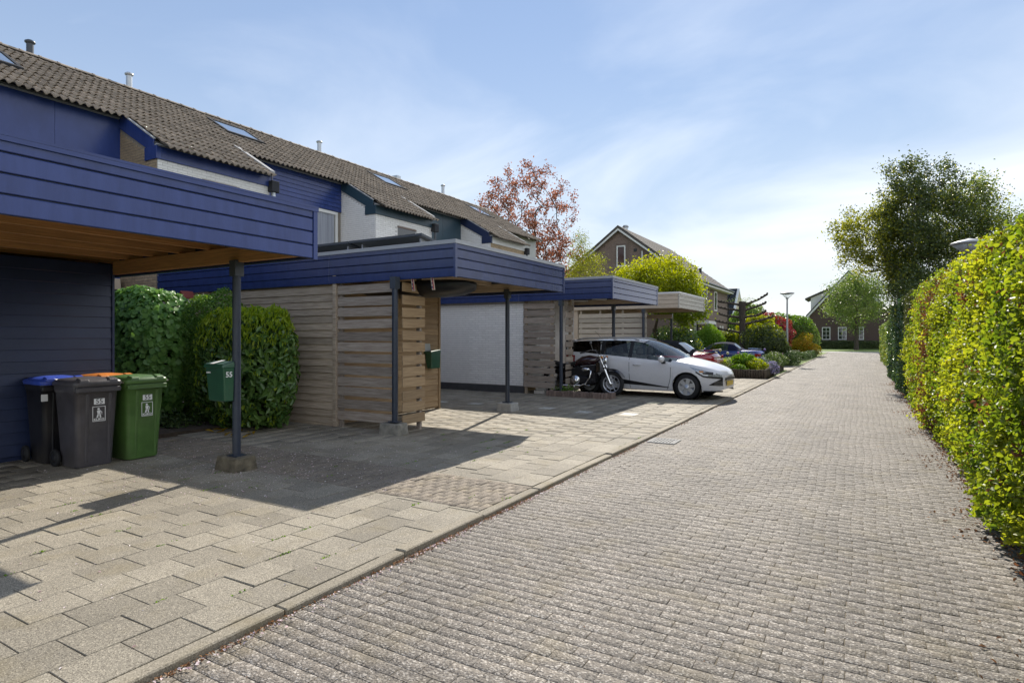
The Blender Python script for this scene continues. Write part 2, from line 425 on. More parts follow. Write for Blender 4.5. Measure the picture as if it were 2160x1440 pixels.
M['whitepaint'] = mat('white_paint', (0.74, 0.74, 0.72), 0.45, var=0.04, scale=3)
M['palegrey'] = mat('pale_grey_panel', (0.42, 0.43, 0.42), 0.45, var=0.06, scale=3)
M['whitebrick'] = mat('white_painted_brick', (0.86, 0.85, 0.83), 0.7, var=0.05, scale=9, obj_var=0.05, bump=0.5, bscale=70)
M['whitemortar'] = mat('white_painted_mortar', (0.60, 0.59, 0.575), 0.85, var=0.1, scale=9)
M['tanbrick'] = mat('tan_brick', (0.40, 0.30, 0.19), 0.85, var=0.16, scale=12, obj_var=0.18, bump=0.6, bscale=80)
M['yellowbrick'] = mat('yellow_brick', (0.42, 0.31, 0.15), 0.85, var=0.16, scale=12, obj_var=0.2, bump=0.6, bscale=80)
M['brownbrick'] = mat('brown_brick', (0.21, 0.155, 0.13), 0.85, var=0.2, scale=12, obj_var=0.22, bump=0.6, bscale=80)
M['mortar'] = mat('mortar', (0.25, 0.22, 0.18), 0.9, var=0.12, scale=10)
M['plinth'] = mat('dark_plinth_paint', (0.06, 0.06, 0.065), 0.7, var=0.2, scale=6)
M['rooftile'] = mat('weathered_roof_tile', (0.36, 0.29, 0.225), 0.85, var=0.2, scale=7, obj_var=0.17, bump=0.5, bscale=90, col2=(0.235, 0.20, 0.16))
M['roofdark'] = mat('dark_roof_tile', (0.085, 0.075, 0.070), 0.9, var=0.2, scale=5, obj_var=0.14, bump=0.3, bscale=40)
M['felt'] = mat('roofing_felt', (0.10, 0.10, 0.105), 0.9, var=0.25, scale=3)
M['alu'] = mat('aluminium_trim', (0.42, 0.43, 0.45), 0.55, 0.4, var=0.05)
M['zinc'] = mat('zinc_pipe', (0.50, 0.53, 0.56), 0.4, 0.6, var=0.1, scale=9)
M['steel_dark'] = mat('dark_blue_steel', (0.030, 0.040, 0.062), 0.35, 0.0, var=0.12, scale=12)
M['darkpipe'] = mat('dark_pipe', (0.05, 0.06, 0.075), 0.4)
M['concrete'] = mat('rough_concrete', (0.24, 0.225, 0.19), 0.92, var=0.35, scale=9, bump=0.9, bscale=45, dirt=0.6)
M['concrete_moss'] = mat('mossy_concrete', (0.13, 0.11, 0.075), 0.95, var=0.5, scale=11, bump=1.0, bscale=40, dirt=0.7)
M['concrete_pale'] = mat('pale_concrete', (0.36, 0.35, 0.33), 0.9, var=0.15, scale=14, bump=0.5, bscale=60)
WG = dict(stretch=(0.5, 9, 14), bump=0.35, bscale=9)
M['joist'] = mat('orange_brown_timber', (0.46, 0.225, 0.088), 0.7, var=0.3, scale=6, obj_var=0.12, **WG)
M['oldwood'] = mat('grey_weathered_wood', (0.58, 0.475, 0.36), 0.85, scale=6, obj_var=0.24, col2=(0.28, 0.215, 0.155), **WG)
M['bouncewood'] = mat('bounce_warmed_wood', (0.44, 0.315, 0.185), 0.8, scale=6, obj_var=0.16, col2=(0.27, 0.18, 0.10), **WG)  # inner boards of the store; warm bounced light put into the brown
M['palletwood'] = mat('grey_pallet_wood', (0.46, 0.395, 0.335), 0.85, scale=6, obj_var=0.24, col2=(0.21, 0.165, 0.13), **WG)
M['palewood'] = mat('pale_grey_wood', (0.56, 0.52, 0.43), 0.8, scale=6, obj_var=0.16, col2=(0.34, 0.30, 0.24), **WG)
M['blackplastic'] = mat('black_plastic', (0.012, 0.012, 0.014), 0.38, var=0.2)
M['rubber'] = mat('tyre_rubber', (0.014, 0.014, 0.015), 0.75, var=0.2, scale=20)
M['chrome'] = mat('chrome', (0.78, 0.79, 0.80), 0.10, 1.0, var=0.02)
M['white_print'] = mat('white_print', (0.78, 0.78, 0.78), 0.5, var=0.02)
M['black_print'] = mat('black_print', (0.015, 0.015, 0.015), 0.5, var=0.02)
M['bark'] = mat('tree_bark', (0.10, 0.078, 0.058), 0.95, scale=7, stretch=(3, 3, 0.7), col2=(0.045, 0.036, 0.03), bump=0.9, bscale=22)
M['twig'] = mat('thin_twig', (0.075, 0.055, 0.042), 0.9, var=0.25)
M['soil'] = mat('dark_soil', (0.055, 0.040, 0.028), 0.98, var=0.4, scale=10, bump=1.0, bscale=30)
M['pane'] = mat('dark_window_glass', (0.025, 0.03, 0.032), 0.03, 0.0, spec=0.9)
M['skypane'] = mat('skylight_glass', (0.12, 0.14, 0.16), 0.02, 0.0, spec=1.0, coat=1.0)
M['glass'] = glass_mat('clear_glass', (.95, .97, .97), .02, .92)
M['carglass'] = glass_mat('tinted_car_glass', (0.85, 0.92, 0.90), 0.01, 0.86)
M['darkglass'] = glass_mat('dark_privacy_glass', (0.5, 0.5, 0.55), 0.01, 0.10)
M['curtain'] = mat('pale_curtain', (0.55, 0.56, 0.62), 0.9, scale=3, stretch=(1, 14, 0.2), col2=(0.30, 0.31, 0.38))
M['lawn'] = mat('lawn_grass', (0.10, 0.17, 0.022), 0.9, scale=2.0, col2=(0.16, 0.22, 0.03), bump=1.0, bscale=70)
M['slab'] = stone_mat('concrete_paving_slab', (0.242, 0.217, 0.172), (0.10, 0.085, 0.065), (0.46, 0.41, 0.32), 210, 0.8, 0.45, 0.16, 0.17, 0.35)
M['pebble'] = stone_mat('pebble_paving_slab', (0.40, 0.39, 0.35), (0.14, 0.13, 0.12), (0.72, 0.70, 0.66), 60, 0.6, 0.8, 0.1, 0.1)
M['roadbrick'] = stone_mat('road_brick', (0.172, 0.150, 0.126), (0.060, 0.054, 0.048), (0.43, 0.395, 0.35), 110, 0.72, 1.0, 0.16, 0.11, 0.30, 0.010, 0.12)
M['pathbrick'] = stone_mat('path_brick', (0.215, 0.180, 0.140), (0.09, 0.075, 0.06), (0.32, 0.28, 0.23), 120, 0.85, 0.4, 0.15, 0.12, 0.35)
M['kerb'] = stone_mat('kerb_concrete', (0.27, 0.24, 0.185), (0.14, 0.12, 0.09), (0.42, 0.37, 0.29), 190, 0.85, 0.4, 0.14, 0.12, 0.45)
M['joint'] = mat('joint_sand', (0.145, 0.122, 0.088), 0.95, var=0.4, scale=9, bump=0.6, bscale=80)
M['asphalt'] = stone_mat('pale_concrete_road', (0.34, 0.33, 0.31), (0.2, 0.2, 0.19), (0.5, 0.49, 0.46), 60, 0.8, 0.2, 0.1, 0.1)

# ------------------------------------------------------------------ ground, road, kerb, driveway
RZ = -0.035                                                            # road lies a little below the kerb
g = MB().quad((-900, -300, -0.30), (900, -300, -0.30), (900, 1500, -0.30), (-900, 1500, -0.30)).build('ground', mat('field_grass', (0.075, 0.11, 0.025), 0.95, var=0.3, scale=0.4), kind='structure')
RX0, RX1, RY0, RY1 = -2.735, 1.35, 0.2, 66.0
road = MB().box(RX0, RX1, RY0, RY1, -0.28, RZ - 0.0045).build('road', M['joint'], kind='structure')
bl, bw, gap = 0.178, 0.084, 0.0032
rows = int((RY1 - RY0) / bw)
cs, ss, yw = [], [], []
for j in range(rows):
    y = RY0 + bw * (j + 0.5)
    n = int((RX1 - RX0) / bl) + 1
    off = (0.5 if j % 2 else 0.0) * bl
    for i in range(-1, n + 1):
        x0 = max(RX0, RX0 + i * bl + off); x1 = min(RX1, RX0 + (i + 1) * bl + off)
        if x1 - x0 < 0.05: continue
        cs.append(((x0 + x1) / 2, y, RZ)); ss.append((x1 - x0 - gap, bw - gap, 0.03))
cs, ss = np.array(cs), np.array(ss)
wav = 0.0009 * np.sin(cs[:, 0] * 2.1 + cs[:, 1] * 0.9) + 0.0009 * np.sin(cs[:, 1] * 1.7 - cs[:, 0])
cs[:, 2] += wav - 0.015 + np.clip(rng.normal(0, 0.0009, len(cs)), -.0018, .0018)
cs[:, 0] += 0.012 * np.sin(cs[:, 1] * 3.0) * (np.abs(cs[:, 0] + 0.7) < 1.7) + rng.normal(0, 0.0015, len(cs))
yw = rng.normal(0, 0.012, len(cs))
inview = (cs[:, 1] > 1.0) & (cs[:, 0] > -2.6)
order = np.argsort(np.where(inview, np.hypot(cs[:, 0] + 0.5, cs[:, 1]), 1e6))
single, rest = order[:300], order[300:]
for i in single:
    me = _bcache.get(('roadbrick', round(ss[i][0], 3)))
    if me is None:
        V, F = boxes_np(np.zeros((1, 3)), ss[i:i+1], b=.0013)
        me = bpy.data.meshes.new('brick'); me.from_pydata(V.tolist(), [], F.tolist()); me.materials.append(M['roadbrick'])
        _bcache[('roadbrick', round(ss[i][0], 3))] = me
    link_mesh('brick', me, road, cs[i], (rng.normal(0, .004), rng.normal(0, .004), yw[i]))
V, F = boxes_np(cs[rest], ss[rest], yw[rest], b=.0013)
np_mesh('brick_paving', V, F, M['roadbrick'], road, tone=np.repeat(rng.random(len(rest)), 12), kind='stuff')
MB().box(RX1, 14, -3, 120, -0.29, -0.05).build('soil', M['soil'], kind='structure')
MB().box(-60, 60, RY1 + 0.01, RY1 + 3.6, -0.29, -0.03).build('side_road', M['asphalt'], kind='structure')
MB().box(-60, 60, RY1 + 3.7, RY1 + 60, -0.29, 0.0).build('lawn', M['lawn'], kind='structure')
# kerb of single stones
kerb = MB().box(RX0 - 0.10, RX0 - 0.004, 0.2, 66, -0.28, -0.05).build('kerb', M['joint'], kind='structure')
y = 0.2
while y < 65:
    ln = 1.0
    me = block_mesh('kerbstone', M['kerb'], 0.098, ln - 0.012, 0.14, 0.008)
    link_mesh('kerbstone', me, kerb, (RX0 - 0.053 + random.gauss(0, .003), y + ln / 2, -0.071 + random.gauss(0, .004)), (random.gauss(0, .004), random.gauss(0, .008), random.gauss(0, .004)))
    y += ln
# driveway of 30 x 30 slabs
DX1 = RX0 - 0.108
drive = MB().box(-14.3, DX1, 0.2, 22.88, -0.28, -0.0105).build('driveway', M['joint'], kind='structure')
PB0, PB1 = 4.30, 5.25                                                   # strip of small brick across it
sl = []
for i in range(38):
    xc = DX1 - 0.30 * (i + 0.5)
    for j in range(80):
        yc = 0.05 + 0.30 * (j + 0.5) + (0.15 if i % 2 else 0)
        y0, y1 = yc - 0.15, yc + 0.15
        if y1 > 22.88 or y0 < 0.2: continue
        for a, b in ((y0, min(y1, PB0)), (max(y0, PB1), y1)):
            if b - a > 0.04: sl.append((xc, (a + b) / 2, b - a))
sl = np.array(sl)
sc_c = np.column_stack([sl[:, 0], sl[:, 1], np.full(len(sl), -0.015)])
sc_c[:, 2] += 0.003 * np.sin(sl[:, 0] * 1.9 + sl[:, 1] * 1.1) + rng.normal(0, 0.002, len(sl))
sc_s = np.column_stack([np.full(len(sl), 0.2962), sl[:, 2] - 0.0045, np.full(len(sl), 0.03)])
peb = (np.abs(sl[:, 1] - 11.1) < 0.15) & ((np.round((DX1 - sl[:, 0]) / 0.30 - 0.5) % 3) == 0) & (sl[:, 0] < -3.2) & (sl[:, 0] > -8.4)
vis = (sl[:, 1] > 0.9) & ~((sl[:, 0] < -7.2) & (sl[:, 1] < 3)) & (sl[:, 0] > -9)
dist = np.where(vis, np.hypot(sl[:, 0], sl[:, 1]), 1e5); dist[peb] = 0
order = np.argsort(dist); single, rest = order[:300], order[300:]
for i in single:
    k = ('slab', round(sc_s[i][1], 3), bool(peb[i]))
    if k not in _bcache:
        V, F = boxes_np(np.zeros((1, 3)), sc_s[i:i+1], b=.0025)
        me = bpy.data.meshes.new('slab'); me.from_pydata(V.tolist(), [], F.tolist()); me.materials.append(M['pebble' if peb[i] else 'slab'])
        _bcache[k] = me
    o = link_mesh('slab', _bcache[k], drive, sc_c[i], (rng.normal(0, .004), rng.normal(0, .004), rng.normal(0, .005)))
    if peb[i]: o['label'] = 'pale pebble-faced slab'
V, F = boxes_np(sc_c[rest], sc_s[rest], rng.normal(0, .004, len(rest)), b=.0025)
np_mesh('slab_paving', V, F, M['slab'], drive, tone=np.repeat(rng.random(len(rest)), 12), kind='stuff')
cs, ss = [], []
for i in range(88):
    x = DX1 - 0.068 * (i + 0.5)
    for j in range(6):
        y0 = PB0 + 0.212 * j - (0.106 if i % 2 else 0); y1 = y0 + 0.205
        y0, y1 = max(y0, PB0 + .003), min(y1, PB1 - .003)
        if y1 - y0 > 0.04: cs.append((x, (y0 + y1) / 2, -0.015 + random.gauss(0, .002))); ss.append((0.0652, y1 - y0 + .004, 0.03))
V, F = boxes_np(np.array(cs), np.array(ss), b=.0013)
np_mesh('brick_strip', V, F, M['pathbrick'], drive, tone=np.repeat(rng.random(len(cs)), 12), kind='stuff')
# soil strip of the side garden, far garden ground and second drive
MB().box(-14.3, -9.0, 4.4, 6.99, -0.02, 0.05).build('garden_soil', M['soil'], kind='structure')
MB().box(-30, RX0 - 0.12, 23.9, 66, -0.28, -0.02).build('garden_lawn', M['lawn'], kind='structure')
MB().box(-14, -2.86, 29.6, 34.2, -0.1, -0.012).build('far_driveway', M['slab'], kind='structure')
MB().box(-60, -14.31, -3, 66, -0.28, -0.03).build('back_garden', M['lawn'], kind='structure')
# gully grate
gg = empty('drain_grate', (-2.50, 8.68, RZ), 'worn pale metal drain grate set in the road beside the kerb', 'drain grate')
b = MB()
for x0, x1, y0, y1 in ((-.2, .2, -.2, -.16), (-.2, .2, .16, .2), (-.2, -.16, -.16, .16), (.16, .2, -.16, .16)): b.box(x0, x1, y0, y1, -.02, .012)
M['grate'] = mat('worn_grate_metal', (0.36, 0.355, 0.34), 0.85, spec=0.15)
b.build('frame', M['grate'], gg, local=True)
for k in range(7): MB().box(-.155 + k * .046, -.155 + k * .046 + .03, -.155, .155, -.02, .010).build('bar', M['grate'], gg, local=True)
# ------------------------------------------------------------------ brickwork helper
def brick_field(thing, part, m, origin, uax, w, h, outline=None, mort=None, limit=300, holes=(), z0=0.0, half=True, proud=0.006):
    """running-bond bricks on a vertical plane: origin is the lower corner, uax the unit vector along it.
    outline(u,z)->bool keeps a brick.  the nearest bricks are objects, the others one joined part"""
    u = Vector(uax); nrm = Vector((u.y, -u.x, 0)); yaw = math.atan2(u.y, u.x)
    L_, H_, jt = 0.21, 0.0525, 0.010
    out = []
    for j in range(int(h / (H_ + jt))):
        z = (j + 0.5) * (H_ + jt); a = -(L_ + jt) / 2 if j % 2 else 0.0
        while a < w - 0.03:
            a0, a1 = max(0, a), min(w, a + L_); a += L_ + jt
            if a1 - a0 < 0.05: continue
            c = (a0 + a1) / 2
            if outline and not (outline(a0, z) and outline(a1, z)): continue
            if any(u0 < c < u1 and v0 < z < v1 for u0, u1, v0, v1 in holes): continue
            out.append((c, z, a1 - a0))
    pts = [Vector(origin) + u * c + Vector((0, 0, z)) for c, z, _ in out]
    order = sorted(range(len(out)), key=lambda i: (pts[i] - Vector((0, 0, 1.5))).length)
    for i in order[:limit]:
        me = block_mesh('brick', m, out[i][2], 0.03, H_, 0.004)
        link_mesh('brick', me, part, pts[i] + nrm * (proud - 0.015 + random.gauss(0, .0012)), (0, 0, yaw))
    if len(order) > limit:
        b = MB()
        for i in order[limit:]:
            p = pts[i]; hx = u * (out[i][2] / 2); hn = nrm * 0.015; c = p + nrm * (proud - 0.015); hz = Vector((0, 0, H_ / 2))
            b.hexa([c-hx-hn-hz, c+hx-hn-hz, c+hx+hn-hz, c-hx+hn-hz, c-hx-hn+hz, c+hx-hn+hz, c+hx+hn+hz, c-hx+hn+hz])
        b.build('brickwork', m, part, kind='stuff')
def window(parent, x, y0, y1, z0, z1, frame=0.06, cross=0, rows=0, m=None, pane=None, curtain=False, nx=1):
    """window in a wall facing +x (nx=1)"""
    f = MB(); m = m or M['whitepaint']; t = 0.05 * nx
    f.box(x, x + t, y0, y1, z0, z0 + frame); f.box(x, x + t, y0, y1, z1 - frame, z1)
    f.box(x, x + t, y0, y0 + frame, z0 + frame, z1 - frame); f.box(x, x + t, y1 - frame, y1, z0 + frame, z1 - frame)
    for k in range(cross): yc = y0 + (y1 - y0) * (k + 1) / (cross + 1); f.box(x, x + t * .8, yc - .02, yc + .02, z0 + frame, z1 - frame)
    w = f.build('window', m, parent)
    MB().box(x - .004, x + t * .3, y0 + frame, y1 - frame, z0 + frame, z1 - frame).build('pane', pane or M['pane'], w)
    return w
# ------------------------------------------------------------------ the terrace of row houses
SL = 0.592; TH = math.atan(SL); RDX, RDZ = -17.3, 8.25
def rz_(x): return RDZ - SL * (x - RDX)
def tile_mesh(w=0.30, l=0.40):
    b = MB(); n = 12; t = 0.016
    prof = [(-w/2 + w * i / n, 0.030 * math.cos(4 * math.pi * i / n)) for i in range(n + 1)]
    vs, fs = [], []
    for x in (0.0, l): vs += [(x, y, z + 0.03) for y, z in prof]
    vs += [(l - .004, y, z + 0.03 - t) for y, z in prof]
    k = n + 1
    for i in range(n):
        fs.append((i, k + i, k + i + 1, i + 1)); fs.append((k + i, 2 * k + i, 2 * k + i + 1, k + i + 1))
    b.add(vs, fs, True)
    me = b.mesh('roof_tile', M['rooftile'], fixn=False)
    for p in me.polygons:
        if p.index % 2: p.use_smooth = False
    return me
TILE = tile_mesh()
_rt = MB(); _rt.add([(0.11 * math.cos(a), y, 0.075 * math.sin(a)) for y in (-.2, .2) for a in np.linspace(0, math.pi, 9)], [(i, i + 1, 10 + i, 9 + i) for i in range(8)], True)
_rt.add([(0.12 * math.cos(a), y, 0.085 * math.sin(a)) for y in (.15, .2) for a in np.linspace(0, math.pi, 9)], [(i, i + 1, 10 + i, 9 + i) for i in range(8)], True)
RIDGE = _rt.mesh('ridge_tile', M['rooftile'], fixn=False)
HLAB = ['brown-tiled terraced house nearest the camera, with smooth blue upper cladding', 'terraced house behind the first blue carport, with white brick bay and blue clapboards',
        'terraced house with teal cladding, second from the far end of the terrace', 'far end terraced house with pale grey cladding and bare brick bay, below the red tree']
def row_house(k):
    y0 = 0.5 + 6.6 * k; y1 = y0 + 6.6; yb = y0 + 2.78
    H = empty('row_house', (-15, y0 + 3.3, 0), HLAB[k], 'house', 'row houses of the terrace')
    trim = [M['cobalt'], M['cobalt'], M['teal'], M['navy_dark']][k]; clad = [M['cobalt'], M['cobalt'], M['teal'], M['palegrey']][k]
    wallm = [M['whitemortar']] * 3 + [M['mortar']]; sidem = [M['mortar'], M['mortar'], M['whitemortar'], M['whitemortar']][k]
    MB().prism([(-21.4, 0), (-14.40, 0), (-14.40, 6.34), (-17.3, 8.02), (-21.4, 5.75)], 'y', y0, y1 - 0.003).build('wall', M['mortar'] if k != 3 else M['palegrey'], H)
    # bay
    bay = MB().prism([(-14.397, 0), (-12.91, 0), (-12.91, 5.36), (-14.397, 6.22)], 'y', y0 + 0.005, yb).build('bay_wall', wallm[k], H)
    fm = M['whitebrick'] if k < 3 else M['tanbrick']
    brick_field(H, bay, fm, (-12.91, y0 + 0.005, 3.1), (0, 1, 0), yb - y0 - .01, 2.22, limit=150 if k else 0, holes=((0.95, 1.95, 0.0, 1.98),) if k else ())
    if k:
        sm_ = M['tanbrick'] if k == 1 else M['whitebrick']
        side = MB().prism([(-14.397, 0), (-12.913, 0), (-12.913, 5.37), (-14.397, 6.23)], 'y', y0 - 0.012, y0 + 0.004).build('side_wall', sidem, H)
        brick_field(H, side, sm_, (-14.397, y0 - 0.012, 2.45), (1, 0, 0), 1.48, 3.8, limit=150, outline=lambda u, z: z + 2.45 < 6.2 - 0.58 * u)
        w = MB().box(-12.94, -12.885, y0 + 1.0, y0 + 1.93, 5.03, 5.075).build('window', M['brownbrick'], H)
        MB().box(-12.93, -12.905, y0 + 1.02, y0 + 1.91, 4.0, 5.03).build('pane', M['pane'], w)
    # verge board, fascia, gutter
    v = MB(); ya = y0 - 0.045
    v.prism([(-14.36, rz_(-14.36) - 0.34), (-12.98, rz_(-12.98) - 0.30), (-12.98, rz_(-12.98) + 0.015), (-14.36, rz_(-14.36) + 0.02)], 'y', ya, ya + 0.03)
    v.build('verge_board', trim, H, bevel=0.004)
    MB().prism([(-14.36, rz_(-14.36) + 0.022), (-12.98, rz_(-12.98) + 0.017), (-12.98, rz_(-12.98) + 0.045), (-14.36, rz_(-14.36) + 0.05)], 'y', ya - .012, ya + 0.05).build('verge_trim', M['flash'], H)
    MB().box(-13.32, -12.86, ya - 0.002, ya + 0.1, 5.28, 5.56).build('fascia_end', trim, H, bevel=0.004)
    MB().box(-12.905, -12.86, ya + .1, yb + .02, 5.28, 5.56).build('fascia', [M['cobalt'], M['cobalt'], M['teal'], M['whitepaint']][k], H, bevel=0.004)
    MB().box(-12.93, -12.83, ya, yb + 0.03, 5.56, 5.585).build('gutter', M['flash'], H)
    # right-hand verge of the bay: pale flashing
    MB().prism([(-14.35, rz_(-14.35) + 0.03), (-12.86, rz_(-12.86) + 0.02), (-12.86, rz_(-12.86) + 0.075), (-14.35, rz_(-14.35) + 0.08)], 'y', yb + 0.0, yb + 0.13).build('flashing', M['flash'], H)
    MB().prism([(-14.395, 6.1), (-12.90, 5.3), (-12.90, rz_(-12.90) - .03), (-14.395, rz_(-14.395) - 0.03)], 'y', yb + .001, yb + 0.045).build('bay_end_board', trim, H)
    dp = MB().box(-12.90, -12.72, yb - 0.06, yb + 0.16, 5.14, 5.42); dp.build('rain_hopper', M['dullframe'], H, bevel=0.01)
    MB().tube([(-12.81, yb + .05, 5.15), (-12.81, yb + .05, 2.6)], 0.045).build('downpipe', M['zinc'] if k == 1 else M['darkpipe'], H)
    if k == 1: MB().tube([(-12.86, yb - .18, 5.66), (-12.78, yb - .02, 5.55), (-12.80, yb - .04, 4.9), (-12.84, yb - .05, 3.0)], 0.012, 6).build('cable', M['blackplastic'], H)
    # recessed cladding
    pz0 = [0.1, 5.46, 4.9, 2.6][k]; panel_top = 6.36
    xf = -14.40
    P = MB().box(xf, xf + 0.02, yb + .01, y1 - 0.005, pz0, panel_top).build('cladding', M['navy_dark'] if k < 2 else clad, H)
    if k == 1:
        nb = 7; hh = (panel_top - pz0) / nb
        for i in range(nb):
            o = board('cladding_board', clad, P, (xf + .03, yb + .05, pz0 + hh * (i + .5)), (xf + .03, y1 - .012, pz0 + hh * (i + .5)), hh - 0.012, 0.02)
        window(H, xf + .001, y0 + 3.9, y0 + 6.42, 4.15, 5.44, 0.09, cross=1, pane=M['glass'])
        MB().box(xf + .0005, xf + 0.012, y0 + 5.2, y0 + 6.3, 4.2, 5.4).build('curtain', M['curtain'], H)
        MB().box(xf + .001, xf + 0.022, yb + .02, y0 + 3.88, 3.0, 5.45).build('cladding', clad, H)
    else:
        n = 3; ww = (y1 - .01 - yb - .02) / n
        for i in range(n):
            MB().box(xf + .02, xf + 0.035, yb + .02 + ww * i + .003, yb + .02 + ww * (i + 1) - .003, pz0 + .01, panel_top).build('cladding_panel', clad, P)
    MB().box(xf - .01, xf + 0.09, yb + .05, y1 - 0.05, 6.362, 6.385).build('eaves_trim', M['flash'], H)
    # roof underlay and tiles
    roof = MB().prism([(-21.7, 5.72), (-17.3, 8.21), (-14.22, rz_(-14.22) - .035), (-14.22, rz_(-14.22) - .07), (-17.3, 8.10), (-21.7, 5.62)], 'y', y0 + .002, y1 - .002).build('roof', M['felt'], H)
    MB().prism([(-14.215, rz_(-14.215) - .035), (-12.80, rz_(-12.80) - .035), (-12.80, rz_(-12.80) - .06), (-14.215, rz_(-14.215) - .07)], 'y', y0 - .03, yb + .02).build('bay_roof', M['felt'], H)
    ex = 0.335; rot = (0, TH, 0)
    ncol = 22
    for c in range(ncol):
        yc = y0 + 0.30 * (c + .5)
        for r in range(11 + (5 if yc < yb + .1 else 0)):
            if r > 10 and yc > yb: continue
            s = 0.08 + ex * r; x = RDX + s * math.cos(TH)
            zc = rz_(x) - 0.015
            if k and y0 + 3.5 < yc < y0 + 4.72 and -16.75 < x < -16.0: continue
            if not k and (y0 + 3.9 < yc < y0 + 5.15 and -16.4 < x < -15.6): continue
            link_mesh('roof_tile', TILE, roof, (x, yc, zc + random.gauss(0, .0025)), (random.gauss(0, .008), TH - 0.105 + random.gauss(0, .008), random.gauss(0, .006)))
    for i in range(17):
        yc = y0 + .19 + i * 0.388
        if yc < y1: link_mesh('ridge_tile', RIDGE, roof, (RDX, yc, RDZ + .015 + random.gauss(0, .004)), (random.gauss(0, .01), 0, random.gauss(0, .01)))
    # skylight
    sy0, sy1, sx0, sx1 = (y0 + 3.5, y0 + 4.75, -16.72, -15.72) if k else (y0 + 3.9, y0 + 5.15, -16.35, -15.35)
    def rp(x, y, h): return (x + h * math.sin(TH), y, rz_(x) + h * math.cos(TH))
    f = MB()
    for xa, xb, a, b in ((sx0, sx0 + .09, sy0, sy1), (sx1 - .09, sx1, sy0, sy1), (sx0 + .09, sx1 - .09, sy0, sy0 + .08), (sx0 + .09, sx1 - .09, sy1 - .08, sy1)):
        f.hexa([rp(xa, a, -.05), rp(xb, a, -.05), rp(xb, b, -.05), rp(xa, b, -.05), rp(xa, a, .10), rp(xb, a, .10), rp(xb, b, .10), rp(xa, b, .10)])
    fo = f.build('skylight', M['dullframe'], H)
    MB().hexa([rp(sx0 + .09, sy0 + .08, -.02), rp(sx1 - .09, sy0 + .08, -.02), rp(sx1 - .09, sy1 - .08, -.02), rp(sx0 + .09, sy1 - .08, -.02),
               rp(sx0 + .09, sy0 + .08, .085), rp(sx1 - .09, sy0 + .08, .085), rp(sx1 - .09, sy1 - .08, .085), rp(sx0 + .09, sy1 - .08, .085)]).build('pane', M['skypane'], fo)
    # flue and ridge vent
    fy, ft = [(6.55, 8.66), (8.82, 8.74), (15.5, 8.76), (23.1, 8.80)][k]
    fx = -17.42
    fl = MB().tube([(fx, fy, 8.0), (fx, fy, ft)], 0.075, 14).build('flue_pipe', M['zinc'] if k else M['darkpipe'], H)
    MB().lathe([(0.075, ft - .06), (0.11, ft - .03), (0.11, ft), (0.06, ft + .035), (0.01, ft + .045)], 14, (fx, fy, 0)).build('cap', M['zinc'] if k else M['darkpipe'], fl)
    MB().lathe([(0.16, 8.12), (0.11, 8.24), (0.08, 8.30)], 14, (fx, fy, 0)).build('collar', M['darkpipe'], fl)
    if k:
        va, vb = [(0, 0), (7.75, 8.75), (14.0, 14.9), (20.2, 21.1)][k]
        MB().box(-18.2, -17.75, va, vb, 7.8, 8.47).build('chimney_cap', M['felt'], H, bevel=.01)
        if k == 3: MB().box(-18.3, -17.9, 19.9 + .45, 20.3 + .3, 8.0, 8.72).build('chimney_block', M['zinc'], H)
    return H
for k in range(4): row_house(k)
# pale outside lamp on the navy wall of the first house
lp = empty('wall_lamp', (-14.2, 6.55, 2.6), 'small cream box lamp on the navy house wall beside the blue shed end', 'wall lamp')
MB().box(-14.36, -14.10, 6.70, 6.99, 2.50, 2.53).build('plate', M['darkpipe'], lp)
MB().prism([(-14.36, 2.53), (-14.08, 2.53), (-14.12, 2.78), (-14.36, 2.78)], "y", 6.72, 6.97).build('lamp_body', M['cream'], lp, bevel=.01)
